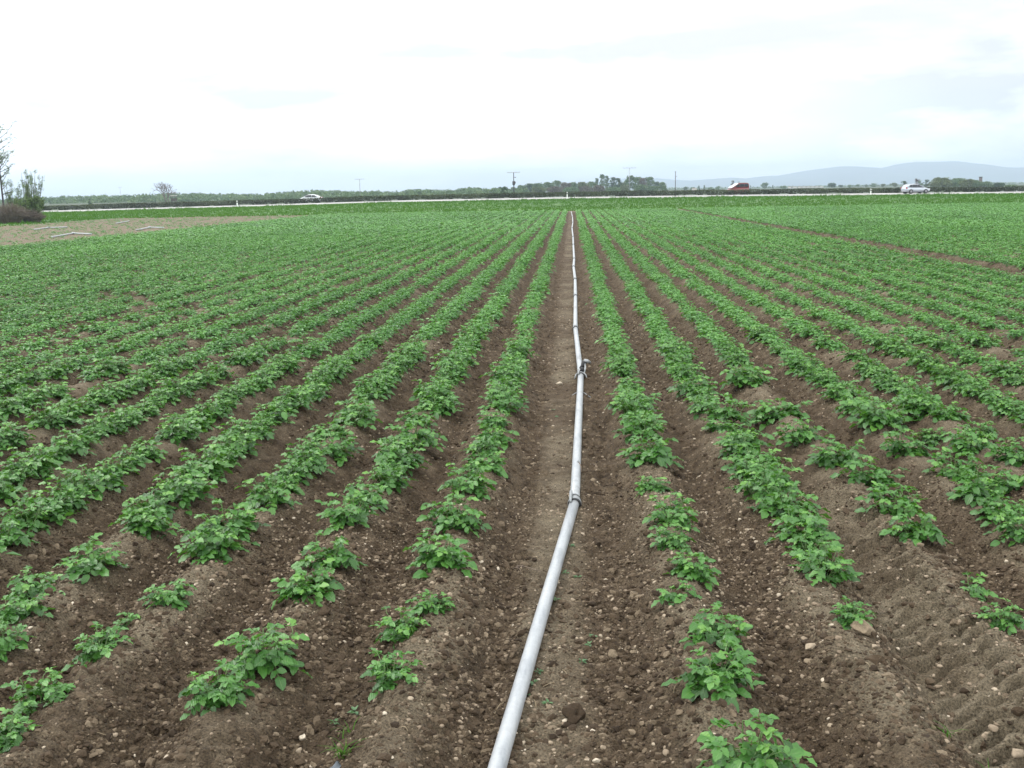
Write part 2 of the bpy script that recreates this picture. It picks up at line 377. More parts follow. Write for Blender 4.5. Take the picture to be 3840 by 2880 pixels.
sheet('far_road', rx, np.array([181.0, 185, 189]), lambda X, Y: road_z(X) + 0.02 + 0 * Y, M['asphalt'])
sheet('median_strip', rx, np.array([Y_ROAD + 8.4, Y_ROAD + 9, 178, 180.9]), lambda X, Y: road_z(X) + 0.02 + np.interp(Y, [175.4, 176, 178, 180.9], [0.16, 0.15, 0.12, 0.0]), M['turf'])
# slip road climbing away on the right
sx = np.linspace(60, 160, 40)
def slip_h(X, Y): return road_z(X) + 0.17 + np.clip((X - 62) / 60, 0, 3) ** 1.2 * 1.15 * sstep(175.6, 178.5, Y) - 0.02
M['ramp'] = simple('grey ramp surface', (0.26, 0.26, 0.27), 0.85, 0.1, 0.5)
sheet('slip_road', sx, np.array([175.5, 176.3, 177.2, 178.5, 182]), lambda X, Y: slip_h(X, Y) + np.where(Y > 181, -0.05, 0), M['ramp'])

# ------------------------------------------------------------------ leaves as arrays
def leaflet_template(fine=True):
    if fine:
        ts = np.array([0, .16, .40, .66, .88, 1.0]); hw = np.array([.03, .23, .315, .29, .175, .03])
        V, R = [], []
        for i, (tt, w) in enumerate(zip(ts, hw)):
            rip = 0.06 * (-1) ** i
            for sgn in (-1, 0, 1):
                V.append((sgn * w, tt, (0.09 + rip if sgn else 0) * (w / .33) - 0.20 * tt * tt)); R.append(abs(sgn))
        return np.array(V), grid_quads(3, 6), np.array(R, float)
    V = np.array([(-.02, 0, 0), (-.31, .42, .03), (-.05, 1.0, -.24), (0, .5, -.075), (.02, 0, 0), (.31, .42, .03), (.05, 1.0, -.24)])
    return V, np.array([(0, 3, 2, 1), (4, 5, 6, 3)]), np.array([0, 1, 1, 0, 0, 1, 1.])
def place_leaves(tpl, P, D, N, size):
    """tpl placed at P, pointing along D, facing N, scaled by size"""
    D = D / (np.linalg.norm(D, axis=1)[:, None] + 1e-9)
    Xa = np.cross(D, N); Xa /= np.linalg.norm(Xa, axis=1)[:, None] + 1e-9; Na = np.cross(Xa, D)
    B = np.stack([Xa, D, Na], 1)
    return P[:, None, :] + size[:, None, None] * np.einsum('kj,njl->nkl', tpl, B)
def potato_layout(seed, bush=1.0, nst=None):
    """stems and leaflets of one potato plant: base points, directions, normals, sizes, tones"""
    g = np.random.default_rng(seed)
    P, D, N, Sz, To, stems = [], [], [], [], [], []
    nst = nst or g.integers(7, 11)
    for s in range(nst):
        az = s * 2 * math.pi / nst + g.normal(0, .35); lean = RAD(g.uniform(12, 50)) if s else RAD(6)
        Ln = g.uniform(.13, .215) * (1.0 if s == 0 else 1) * bush
        out = np.array([math.cos(az), math.sin(az), 0]); b0 = out * g.uniform(.01, .05) + np.array([0, 0, -.02])
        def pt(q): return b0 + out * Ln * math.sin(lean) * q ** 1.2 + np.array([0, 0, Ln * math.cos(lean) * q])
        stems.append([pt(q) for q in (0, .35, .7, 1.0)])
        nl = g.integers(4, 7); la = g.uniform(0, 6.28)
        for k in range(nl):
            q = .22 + .78 * (k + 1) / nl; top = k >= nl - 2; la += 2.4 + g.normal(0, .3)
            a = az + ((la - az + math.pi) % (2 * math.pi) - math.pi) * .8
            o2 = np.array([math.cos(a), math.sin(a), 0]); up = g.uniform(.5, 1.0) if top else g.uniform(.0, .5)
            rl = (g.uniform(.04, .065) if top else g.uniform(.075, .125)) * bush ** .5
            r0 = pt(q)
            def rp(w): return r0 + o2 * rl * w + np.array([0, 0, rl * (up * w - .55 * w * w)])
            stems.append([rp(0), rp(.5), rp(1.0)])
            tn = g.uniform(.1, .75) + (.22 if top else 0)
            specs = [(1.0, 0, g.uniform(.064, .094))]
            for w in ((.30, .56, .80) if not top else (.45, .75)):
                for sg in (-1, 1): specs.append((w, sg * RAD(g.uniform(50, 75)), g.uniform(.042, .066)))
            for w, an, sz in specs:
                d = np.array([math.cos(a + an), math.sin(a + an), g.normal(-.06, .20) + (up - .5) * .35])
                n = np.array([g.normal(0, .36), g.normal(0, .36), 1.0]) + .22 * o2
                P.append(rp(w)); D.append(d); N.append(n); Sz.append(sz * (.72 if top else 1.0)); To.append(np.clip(tn + g.normal(0, .15), 0, 1))
    return [np.array(v) for v in (P, D, N, Sz, To)] + [stems]
def potato_variant(seed, bush, nst=None):
    P, D, N, Sz, To, stems = potato_layout(seed, bush, nst)
    tv, tq, tr = leaflet_template(True); n, k = len(P), len(tv)
    V = place_leaves(tv, P, D, N, Sz)
    Q = (tq[None] + (np.arange(n) * k)[:, None, None]).reshape(-1, 4)
    fol = np_mesh('potato_foliage', V, Q, attrs={'tone': np.repeat(To, k), 'rib': np.tile(tr, n)}, mat=M['leaf'])
    mb = MB()
    for st in stems: mb.tube(st, np.linspace(.0042, .0026, len(st)) if len(st) == 4 else np.linspace(.002, .0012, 3), 5, False)
    return fol, mb.mesh('potato_stalk', M['stem'], True)
VARS = [potato_variant(100 + i, (.86, .95, 1.0, 1.08, 1.15, 1.22)[i % 6]) for i in range(12)]
SMALL = [potato_variant(300 + i, .7, 3) for i in range(3)]

# ------------------------------------------------------------------ where the potato plants stand
K = 3840 / 2212
near = {  # plants read off the photograph: base point and spread, per ridge; the ridge number is signed
 1: [(1612, 1672, 225), (1548, 1470, 190), (1550, 1375, 150), (1465, 1293, 70), (1495, 1245, 115), (1448, 1185, 80), (1452, 1135, 105), (1412, 1057, 72), (1402, 995, 120), (1385, 950, 105), (1372, 905, 95)],
 -1: [(845, 1465, 150), (868, 1355, 125), (932, 1318, 95), (952, 1222, 145), (982, 1142, 115), (1012, 1068, 105), (1045, 1010, 95), (1065, 962, 95), (1095, 884, 90)],
 -2: [(475, 1512, 145), (568, 1435, 175), (668, 1278, 150), (712, 1222, 135), (755, 1130, 115), (840, 1052, 100), (862, 1000, 110), (895, 958, 100), (945, 885, 95)],
 -3: [(18, 1600, 130), (80, 1512, 150), (215, 1407, 150), (282, 1340, 62), (360, 1307, 108), (458, 1202, 130), (492, 1160, 130), (580, 1092, 110), (610, 1060, 80), (667, 1012, 95), (728, 972, 100), (770, 915, 90)],
 -4: [(10, 1395, 110), (45, 1335, 120), (75, 1280, 125), (203, 1237, 145), (315, 1145, 110), (390, 1080, 120), (440, 1030, 110)],
 2: [(1835, 1347, 105), (1778, 1242, 135), (1752, 1200, 110), (1732, 1160, 140), (1700, 1110, 120), (1662, 1052, 110), (1628, 1010, 115), (1605, 960, 110), (1572, 902, 105)],
 3: [(2160, 1342, 92), (2098, 1262, 78), (1978, 1157, 115), (1925, 1105, 120), (1870, 1032, 120), (1808, 1000, 105), (1720, 952, 85), (1680, 897, 105), (1615, 828, 100)],
 4: [(2205, 1165, 100), (2165, 1125, 110), (2110, 1080, 120), (2060, 1030, 110), (1952, 977, 95), (1892, 922, 115)],
 5: [(2180, 1030, 110), (2100, 962, 105), (2012, 925, 68), (1985, 888, 100)],
}
plants = []          # (ridge, x, y, scale, small)
def row_x(r): return ROWS_R[r - 1] if r > 0 else ROWS_L[-r - 1]
for r in list(range(-len(ROWS_L), 0)) + list(range(1, len(ROWS_R) + 1)):
    x0 = row_x(r); g = np.random.default_rng(abs(r) * 2 + (r > 0)); y = 3.0
    if r in near:
        for px, py, w in near[r]:
            gx_, gy_ = ground_at(px * K, py * K, -0.01)
            width = w * K * gy_ / FPX
            plants.append((r, gx_, gy_, width / (0.385 if gy_ < 6 else .365), width < 0.2)); y = max(y, gy_)
        hy_ = sorted(p[2] for p in plants if p[0] == r)
        for a_, b_ in zip(hy_, hy_[1:]):              # plants that stand close behind another one
            if a_ > {1: 8.6, -1: 8.0, 3: 10.6, 4: 9.0, -3: 6.6}.get(r, 6.3) and b_ - a_ > .50: plants.append((r, x0 + g.normal(0, .02), (a_ + b_) / 2, g.uniform(.72, .95), False))
        y += 0.34
    else: y = 3.0 + g.uniform(0, .3)
    while y < Y_END - 0.4 - .3 * abs(g.normal()):
        if g.random() < (.06 if y < 25 else .03): y += g.uniform(.25, .6)
        sc = np.clip(g.normal(.90 if y < 14 else (.87 if y < 40 else .95), .12), .6, 1.25)
        if abs(r) == 1 and y > 9: sc *= .93
        plants.append((r, x0 + g.normal(0, .025), y, sc, False))
        y += g.uniform(.24, .36) * (1 if y < 14 else .95)
PA = np.array([(p[0], p[1], p[2], p[3], p[4]) for p in plants])
# keep what the camera could see, with a margin to either side
lim_l = -0.60 * PA[:, 2] - 2.5; lim_r = 0.50 * PA[:, 2] + 2.5
PA = PA[(PA[:, 1] > lim_l) & (PA[:, 1] < lim_r)]
seen = np.array([in_frame(p[1], p[2], .1) for p in PA])
order = np.argsort(np.where(seen, PA[:, 2] ** 2 + PA[:, 1] ** 2, 1e9) / np.clip(PA[:, 3], .6, 1.3))
near_idx = set(order[:300].tolist())
ORD = ['', 'first', 'second', 'third', 'fourth', 'fifth', 'sixth', 'seventh', 'eighth', 'ninth', 'tenth', 'eleventh', 'twelfth', 'thirteenth', 'fourteenth', 'fifteenth', 'sixteenth', 'seventeenth', 'eighteenth', 'nineteenth', 'twentieth']
ORD += ['twenty-' + o for o in ORD[1:10]] + ['thirtieth'] + ['thirty-' + o for o in ORD[1:10]]
count = {}
for i in sorted(near_idx, key=lambda j: PA[j, 2]):
    r, x, y, sc, small = PA[i]; r = int(r); count[r] = count.get(r, 0) + 1
    fol, stk = (SMALL[i % 3] if small else VARS[(i * 7) % 12])
    size = 'small' if small or sc < .66 else ('big bushy' if sc > 1.0 else 'leafy')
    side = 'right' if r > 0 else 'left'
    o = thing('potato_plant', f'{size} potato plant, {ORD[count[r]]} from the near end of {ORD[abs(r)]} ridge {side} of pipe', 'potato plant', group='potato plants on the ridges')
    z = float(field_height(np.array([x]), np.array([y]), False)[0][0])
    o.location = (x, y, z - .004); o.rotation_euler = (0, 0, random.uniform(0, 6.28))
    k = (1.6 if small else 1.0) * sc; o.scale = (k, k, k * (1.05 if sc < 1.1 else .98))
    link('foliage', fol, o); link('stalk', stk, o)

# every plant further off, one object
def lod(kind, seed):
    P, D, N, Sz, To, _ = potato_layout(seed, 1.08)
    g = np.random.default_rng(seed + 5); n = len(P)
    if kind == 1: keep = g.permutation(n)[:150]; f = 1.15
    elif kind == 2: keep = g.permutation(n)[:64]; f = 1.55
    else: keep = g.permutation(n)[:28]; f = 2.05
    P, D, N, Sz, To = P[keep], D[keep], N[keep], Sz[keep], To[keep]
    if kind < 3: tv, tq, _r = leaflet_template(False)
    else: tv = np.array([(-.30, .1, .02), (.30, .1, .02), (.28, .85, -.12), (-.28, .85, -.12)]); tq = np.array([(0, 1, 2, 3)])
    V = place_leaves(tv, P, D, N, Sz * f).reshape(-1, 3)
    Q = (tq[None] + (np.arange(len(P)) * len(tv))[:, None, None]).reshape(-1, 4)
    return V, Q, np.repeat(To, len(tv))
rest = np.array([i for i in range(len(PA)) if i not in near_idx]); RP = PA[rest]
VV, QQ, TT, base = [], [], [], 0
zr = field_height(RP[:, 1], RP[:, 2], False)[0]
dj = RP[:, 2] * (1 + RNG.normal(0, .12, len(RP))); lvl = np.where(dj < 28, 1, np.where(dj < 58, 2, 3)); var = RNG.integers(0, 5, len(RP))
for kind in (1, 2, 3):
    for v in range(5):
        sel = np.where((lvl == kind) & (var == v))[0]
        if not len(sel): continue
        V, Q, T = lod(kind, 500 + v * 3 + kind); a = RNG.uniform(0, 6.283, len(sel)); s = RP[sel, 3] * 1.02
        c, sn = np.cos(a)[:, None] * s[:, None], np.sin(a)[:, None] * s[:, None]
        out = np.stack([V[None, :, 0] * c - V[None, :, 1] * sn + RP[sel, 1][:, None], V[None, :, 0] * sn + V[None, :, 1] * c + RP[sel, 2][:, None], V[None, :, 2] * s[:, None] * .88 + zr[sel][:, None]], -1)
        tone = np.clip(T[None] + RNG.normal(0, .09, len(sel))[:, None] + .34 * fbm(RP[sel, 1] * .25, RP[sel, 2] * .12, 90, 3)[:, None], 0, 1)
        VV.append(out.reshape(-1, 3)); TT.append(tone.ravel())
        QQ.append((Q[None] + (np.arange(len(sel)) * len(V))[:, None, None]).reshape(-1, 4) + base); base += len(sel) * len(V)
me = np_mesh('potato_crop', np.concatenate(VV), np.concatenate(QQ), attrs={'tone': np.concatenate(TT)}, mat=M['leaf_far'])
tag(link('potato_crop', me), 'rows of green potato plants running to the far end of the field', 'potato crop', kind='stuff')
del VV, QQ, TT

# ------------------------------------------------------------------ stones and clods on the soil
def ico(sub):
    bm_v = []; p = (1 + 5 ** .5) / 2
    v = [(-1, p, 0), (1, p, 0), (-1, -p, 0), (1, -p, 0), (0, -1, p), (0, 1, p), (0, -1, -p), (0, 1, -p), (p, 0, -1), (p, 0, 1), (-p, 0, -1), (-p, 0, 1)]
    f = [(0, 11, 5), (0, 5, 1), (0, 1, 7), (0, 7, 10), (0, 10, 11), (1, 5, 9), (5, 11, 4), (11, 10, 2), (10, 7, 6), (7, 1, 8), (3, 9, 4), (3, 4, 2), (3, 2, 6), (3, 6, 8), (3, 8, 9), (4, 9, 5), (2, 4, 11), (6, 2, 10), (8, 6, 7), (9, 8, 1)]
    v = [np.array(q) / np.linalg.norm(q) for q in v]
    for _ in range(sub):
        c = {}; nf = []
        def md(a, b):
            k = (min(a, b), max(a, b))
            if k not in c: m_ = v[a] + v[b]; v.append(m_ / np.linalg.norm(m_)); c[k] = len(v) - 1
            return c[k]
        for a, b, d in f:
            x, y, z = md(a, b), md(b, d), md(d, a); nf += [(a, x, z), (b, y, x), (d, z, y), (x, y, z)]
        f = nf
    return np.array(v), np.array(f)
def lump(sub, seed, rough, freq=1.6):
    v, f = ico(sub); g = np.random.default_rng(seed); k = g.normal(0, freq, (6, 3)); ph = g.uniform(0, 6.28, 6)
    r = 1 + rough * np.sin(v @ k.T * 1.7 + ph).sum(1) / 3
    if sub > 1: k2 = g.normal(0, 5, (6, 3)); r += rough * .35 * np.sin(v @ k2.T + ph).sum(1) / 3
    v = v * r[:, None]
    for _ in range(7):                                # a few flat breaks
        nrm = g.normal(0, 1, 3); nrm /= np.linalg.norm(nrm); d_ = v @ nrm; v = v - np.maximum(d_ - g.uniform(.55, .85), 0)[:, None] * nrm * .9
    return v * np.array([1, g.uniform(.68, .95), g.uniform(.5, .8)]), f
def scatter(name, n, ymin, ymax, smin, smax, sub, rough, mat, seed, tone, sink, wfun=None, power=2.4, lat=0.55):
    g = np.random.default_rng(seed)
    y = np.sqrt(g.uniform(ymin ** 2, ymax ** 2, n * 2)); x = g.uniform(-1, 1, n * 2) * (lat * y + .6) - .04 * y
    if wfun is not None: k = g.random(n * 2) < wfun(x, y)
    else: k = np.ones(n * 2, bool)
    x, y = x[k][:n], y[k][:n]; n = len(x)
    s = smin + (smax - smin) * g.random(n) ** power * g.uniform(.7, 1, n)
    z = field_height(x, y)[0] - sink * s
    var = g.integers(0, 6, n); VV, TT, AT, base = [], [], [], 0
    for v in range(6):
        V, F = lump(sub, seed * 10 + v, rough); sel = np.where(var == v)[0]; m = len(sel)
        a = g.uniform(0, 6.283, m); tilt = g.normal(0, .35, m)
        ca, sa, ct, st_ = np.cos(a)[:, None], np.sin(a)[:, None], np.cos(tilt)[:, None], np.sin(tilt)[:, None]
        px, py, pz = V[None, :, 0], V[None, :, 1] * ct - V[None, :, 2] * st_, V[None, :, 1] * st_ + V[None, :, 2] * ct
        ss = s[sel][:, None]
        out = np.stack([(px * ca - py * sa) * ss + x[sel][:, None], (px * sa + py * ca) * ss + y[sel][:, None], pz * ss + z[sel][:, None]], -1)
        VV.append(out.reshape(-1, 3)); TT.append((F[None] + (np.arange(m) * len(V))[:, None, None]).reshape(-1, 3) + base); base += m * len(V)
        AT.append(np.repeat(np.clip(g.normal(*tone, m), 0, 1), len(V)))
    return np.concatenate(VV), np.concatenate(TT), np.concatenate(AT)
def merge(name, label, cat, mat, parts):
    VV, TT, AT, b0 = [], [], [], 0
    for V, T, A in parts: VV.append(V); TT.append(T + b0); AT.append(A); b0 += len(V)
    me = np_mesh(name, np.concatenate(VV), T=np.concatenate(TT), attrs={'tone': np.concatenate(AT)}, mat=mat, smooth=(name == 'pebbles'))
    return tag(link(name, me), label, cat, kind='stuff')
def w_clod(x, y):
    d = row_dist(x, y); strip = (d > .42) & (np.abs(x + .02) < .17)
    return np.where(strip, .30, 1.0) * np.where(d < .10, .55, 1.0) * (1 - .88 * tread_w(x, y)) * np.clip(.35 + 1.3 * (fbm(x * 1.1, y * 1.1, 120, 3) + .45), .15, 1)
def w_peb(x, y): return np.clip(.45 + 1.2 * fbm(x * .9, y * .9, 130, 3), .12, 1) * np.where((x > .85) & (x < 1.35), 1.2, .64) * (1 - .5 * tread_w(x, y))
merge('soil_clods', 'loose dark brown crumbs and clods of soil covering the field', 'soil clods', M['clod'], [
    scatter('a', 18000, 3.2, 6.5, .007, .036, 1, .40, None, 1, (.42, .24), .15, w_clod, 2.6),
    scatter('d', 60000, 3.2, 8.0, .004, .016, 0, .36, None, 7, (.45, .25), .1, w_clod, 1.6),
    scatter('b', 900, 3.2, 9.0, .024, .055, 2, .42, None, 2, (.36, .2), .30, w_clod, 1.9),
    scatter('c', 46000, 6.5, 19, .008, .040, 0, .34, None, 3, (.42, .24), .2, w_clod, 2.0)])
merge('pebbles', 'pale rounded pebbles strewn over the brown soil', 'pebbles', M['pebble'], [
    scatter('a', 20000, 3.2, 7.5, .004, .021, 1, .22, None, 4, (.52, .24), .15, w_peb, 2.4),
    scatter('b', 34000, 7.5, 24, .007, .027, 0, .15, None, 5, (.55, .24), .15, w_peb, 2.2),
    scatter('c', 5000, 20, 50, .010, .028, 0, .15, None, 6, (.5, .2), .1, w_peb, 2.0, .25)])

# stones and clods one can pick out
def rock(name, label, cat, px, py, w_px, seed, mat, sub=3, rough=.3, flat=.6, tone=.7, ztop=-.08):
    x, y = ground_at(px, py, ztop); s = w_px * y / FPX / 2
    V, F = lump(sub, seed, rough); V = V * s; V[:, 2] *= flat / .65
    z = float(field_height(np.array([x]), np.array([y]))[0][0])
    me = np_mesh(name, V, T=F, attrs={'tone': np.full(len(V), tone)}, mat=mat)
    o = link(name, me); o.location = (x, y, z + s * flat * .35); o.rotation_euler = (0, 0, seed * 1.3)
    return tag(o, label, cat)
rock('soil_clod', 'large pale dry clod beside lone plant on second ridge right of pipe', 'clod', 3237, 2392, 112, 21, M['clod'], 3, .34, .6, 1.0, -.03)
rock('soil_clod', 'big dark crumbly clod lying in the bare lane right of the pipe', 'clod', 2158, 2690, 100, 22, M['clod'], 3, .42, .75, .15, -.14)
rock('stone', 'white round stone near the plastic scrap in the furrow left of the pipe', 'stone', 1129, 2723, 44, 23, M['pebble'], 2, .1, .75, 1.0)
rock('stone', 'oval tan stone just below the nearest plant left of the pipe', 'stone', 1261, 2572, 48, 24, M['pebble'], 2, .12, .55, .85)
rock('stone', 'squarish pale stone in the furrow between first and second ridges right of pipe', 'stone', 3036, 2455, 50, 25, M['pebble'], 2, .2, .75, .8)
rock('stone', 'pinkish round stone behind squarish pale stone in furrow right of pipe', 'stone', 3018, 2408, 34, 26, M['pebble'], 2, .15, .75, .65)
rock('stone', 'angular pale stone at the very corner of the tyre track', 'stone', 3815, 2846, 60, 27, M['pebble'], 2, .25, .7, .75, -.12)
rock('stone', 'round grey stone pressed in the tyre tread marks', 'stone', 3722, 2760, 40, 28, M['pebble'], 2, .14, .75, .6, -.14)
rock('stone', 'cream stone at the lower frame edge, right of pipe end', 'stone', 2238, 2836, 40, 29, M['pebble'], 2, .14, .75, 1.0, -.14)
rock('stone', 'pale flat stone lying beside the pipe sprinkler valve', 'stone', 2098, 1437, 34, 30, M['pebble'], 2, .14, .6, .95, -.14)
rock('stone', 'large brownish stone between second and third ridges left of pipe', 'stone', 622, 2658, 46, 31, M['pebble'], 2, .2, .7, .25)

# plastic scraps, twig and straw
M['plastic'] = simple('dark plastic film', (0.085, 0.10, 0.115), 0.35, 0.3, 14)
def scrap(label, px, py, w, seed):
    x, y = ground_at(px, py, -.05); g = np.random.default_rng(seed); s = w * y / FPX
    xs_ = np.linspace(-.5, .5, 7); X, Y = np.meshgrid(xs_, xs_)
    V = np.stack([X * s, Y * s * .55 + .2 * X * s, (.12 * fbm(X * 3, Y * 4, seed, 2) + .06) * s], -1)
    z = float(field_height(np.array([x]), np.array([y]))[0][0])
    o = link('plastic_scrap', np_mesh('plastic_scrap', V, grid_quads(7, 7), mat=M['plastic'])); o.location = (x, y, z + .014)
    sm = o.modifiers.new('thickness', 'SOLIDIFY'); sm.thickness = .0015
    o.rotation_euler = (.15, 0, .9); return tag(o, label, 'plastic scrap')
scrap('crumpled dark plastic scrap below the grass tuft left of the pipe', 1256, 2846, 72, 5)
scrap('small dark plastic scrap at the right side of the pipe end', 1995, 2850, 52, 6)
def curve_pts(x, y, ang, ln, lift, bend, n=5):
    q = np.linspace(0, 1, n); a = ang + bend * q
    X = x + np.cumsum(np.cos(a)) * ln / n; Y = y + np.cumsum(np.sin(a)) * ln / n
    return np.stack([X, Y, field_height(X, Y)[0] + lift + .01 * np.sin(q * 3)], -1)
M['twig'] = simple('dry twig', (0.16, 0.12, 0.09), 0.9, 0.25, 40)
x, y = ground_at(1954, 2127, -.13); mb = MB()
mb.tube(curve_pts(x - .09, y + .05, -.5, .24, .012, .3), np.linspace(.004, .002, 5), 6); mb.tube(curve_pts(x, y, 1.9, .10, .014, .4), np.linspace(.003, .0015, 5), 5)
mb.tube(curve_pts(x - .05, y + .02, -.9, .12, .012, -.4), np.linspace(.003, .0015, 5), 5)
tag(mb.build('twig', M['twig'], None, True), 'dry forked twig lying on soil left of the pipe', 'twig')
mb = MB(); g = np.random.default_rng(77)
for _ in range(120):
    y = math.sqrt(g.uniform(3.4 ** 2, 10 ** 2)); x = g.uniform(-.55, .5) * y
    mb.tube(curve_pts(x, y, g.uniform(0, 6.28), g.uniform(.025, .10), .005, g.normal(0, .2), 4), g.uniform(.0010, .0020), 4)
tag(mb.build('straw', M['straw'], None), 'scattered bits of dry straw on the soil', 'straw', kind='stuff')

# small weeds: seedlings along the pipe and a grass tuft
M['weed'] = leafy('weed leaf', [(0, (0.05, 0.12, 0.05)), (1, (0.10, 0.20, 0.08))], .5, .2)
def seedling_mesh(seed):
    g = np.random.default_rng(seed); n = g.integers(6, 10); tv, tq, tr = leaflet_template(False)
    a = g.uniform(0, 6.28, n); P = np.stack([np.cos(a) * .004, np.sin(a) * .004, np.full(n, .006)], -1)
    D = np.stack([np.cos(a), np.sin(a), g.uniform(.1, .8, n)], -1); N = np.tile([0, 0, 1.0], (n, 1)) + g.normal(0, .2, (n, 3))
    V = place_leaves(tv * np.array([.8, 1, 1]), P, D, N, g.uniform(.016, .034, n))
    return np_mesh('weed_seedling', V, (tq[None] + (np.arange(n) * len(tv))[:, None, None]).reshape(-1, 4), attrs={'tone': np.repeat(g.random(n), len(tv))}, mat=M['weed'])
SEEDM = [seedling_mesh(s) for s in range(4)]
for i, (px, py) in enumerate([(2017, 2512), (2004, 2560), (1978, 2600), (2055, 2628), (2180, 2476), (2210, 2424), (2222, 2392), (2088, 2248), (2140, 2050), (2122, 2140), (2165, 2160), (2076, 1535), (2084, 1560)]):
    x, y = ground_at(px, py, -.14); z = float(field_height(np.array([x]), np.array([y]))[0][0])
    o = link('weed_seedling', SEEDM[i % 4]); o.location = (x, y, z + .002); o.rotation_euler = (0, 0, i * 1.7)
    tag(o, 'tiny pale green weed seedling sprouting on the bare lane beside the pipe', 'weed', 'weed seedlings beside the pipe')
for i, (px, py) in enumerate([(880, 1805), (1112, 1815), (655, 1985), (470, 2150), (605, 2030), (290, 2245), (1255, 2640), (1005, 1500), (1330, 2640)]):
    x, y = ground_at(px, py, -.08); z = float(field_height(np.array([x]), np.array([y]))[0][0])
    o = link('weed_seedling', SEEDM[(i + 1) % 4]); o.location = (x, y, z + .002); o.rotation_euler = (0, 0, i * 1.1); o.scale = (1.3,) * 3
    tag(o, 'tiny weed seedling alone in a furrow among the left ridges', 'weed', 'weed seedlings in the left furrows')
def tuft(label, px, py, n, h, seed, spread):
    g = np.random.default_rng(seed); x, y = ground_at(px, py, -.05); z = float(field_height(np.array([x]), np.array([y]))[0][0])
    V, Q, T, c = [], [], [], 0
    for _ in range(n):
        a = g.uniform(0, 6.28); l = h * g.uniform(.5, 1.1); w = .0028; q = np.linspace(0, 1, 5)
        r = l * (.25 * q + .6 * q * q); zz = l * (q - .55 * q * q)
        cx_, cy_ = g.normal(0, spread), g.normal(0, spread); sx_, sy_ = -math.sin(a) * w, math.cos(a) * w
        for j in range(5):
            f = 1 - q[j] * .8; p = np.array([cx_ + math.cos(a) * r[j], cy_ + math.sin(a) * r[j], zz[j]])
            V += [p + np.array([sx_, sy_, 0]) * f, p - np.array([sx_, sy_, 0]) * f]
        Q += [(c + 2 * j, c + 2 * j + 1, c + 2 * j + 3, c + 2 * j + 2) for j in range(4)]; T += [g.random()] * 10; c += 10
    o = link('grass_tuft', np_mesh('grass_tuft', np.array(V), np.array(Q), attrs={'tone': T}, mat=M['grass'])); o.location = (x, y, z - .004)
    return tag(o, label, 'grass tuft')
tuft('thin grass tuft on the ridge end left of the pipe by plastic scrap', 1290, 2790, 22, .12, 1, .018)
tuft('sparse grass sprouts behind the nearest thin tuft left of pipe', 1300, 2700, 9, .08, 2, .02)
tuft('low grass tuft growing in the tyre track at the lower right corner', 3700, 2865, 34, .10, 3, .05)
tuft('few grass blades in the tyre track on the ridge flank', 3545, 2735, 10, .09, 4, .02)

# ------------------------------------------------------------------ the irrigation pipeline
m, t, b = new_mat('galvanised pipe')
n1 = noise_node(t, 3.5, 5, .6, vec_scale=(6, 1, 6)); n2 = noise_node(t, 45, 4)
c = ramp(t, n1.outputs['Fac'], [(.25, (.25, .268, .29)), (.5, (.36, .376, .39)), (.75, (.42, .43, .44))]).outputs['Color']
c = mixc(t, .35, c, ramp(t, n2.outputs['Fac'], [(.35, (.42,) * 3), (.6, (.56,) * 3)]).outputs['Color'], 'OVERLAY')
t.links.new(c, b.inputs['Base Color']); n3_ = noise_node(t, 1.2, 7, .75); mud = ramp(t, n3_.outputs['Fac'], [(.57, (0, 0, 0)), (.70, (.75, .75, .75))]).outputs['Color']
t.links.new(mixc(t, mud, c, (.16, .135, .105)), b.inputs['Base Color'])
b.inputs['Metallic'].default_value = .25; b.inputs['Roughness'].default_value = .48
M['pipe'] = m
M['zinc'] = simple('zinc fitting', (.27, .28, .285), .45, .2, 30, .4)
M['rubber'] = simple('black rubber', (.012, .012, .014), .55, .3, 30)
pix = PIPE_PX
PZ = -.118; R_P = .037
pp = [np.array([*ground_at(a, b_, PZ), PZ]) for a, b_ in pix]
pp[0] = pp[0] + (pp[0] - pp[1]) * .8
pl = thing('irrigation_pipeline', 'long pale grey metal irrigation pipeline lying along the bare lane between potato ridges', 'irrigation pipe', (0, 0, 0))
for i in range(len(pp) - 1):
    a, b_ = pp[i], pp[i + 1]; q = np.linspace(0, 1, 8)[:, None]; P = a + (b_ - a) * q
    P[:, 2] += .004 * np.sin(q[:, 0] * math.pi)
    mb = MB().tube(P, R_P, 24); mb.build('pipe_section', M['pipe'], pl, True)
def coupling(p, d, big=True):
    d = d / np.linalg.norm(d); e = MB()
    e.tube([p - d * .055, p - d * .045, p - d * .012, p + d * .05, p + d * .11], [.047, .052, .050, .043, .0385], 28)
    o = e.build('coupling', M['zinc'], pl, True)
    MB().tube([p - d * .062, p - d * .056, p - d * .050], [.043, .050, .050], 28).build('gasket', M['rubber'], o, True)
    MB().tube([p + d * .046, p + d * .052], [.0475, .0475], 28).build('clamp_band', M['rubber'], o, True)
    s = np.cross(d, [0, 0, 1]); la = p - s * .028
    l = MB(); l.tube([la + d * .13 + np.array([0, 0, .042]), la + d * .08 + np.array([0, 0, .060]), la - d * .05 + np.array([0, 0, .060]), la - d * .12 + np.array([0, 0, .040])], [.006, .012, .012, .008], 8)
    l.build('latch', M['zinc'], o, True); return o
for i in range(1, len(pp) - 1):
    coupling(pp[i], pp[i + 1] - pp[i - 1] if i != 1 else pp[2] - pp[1])
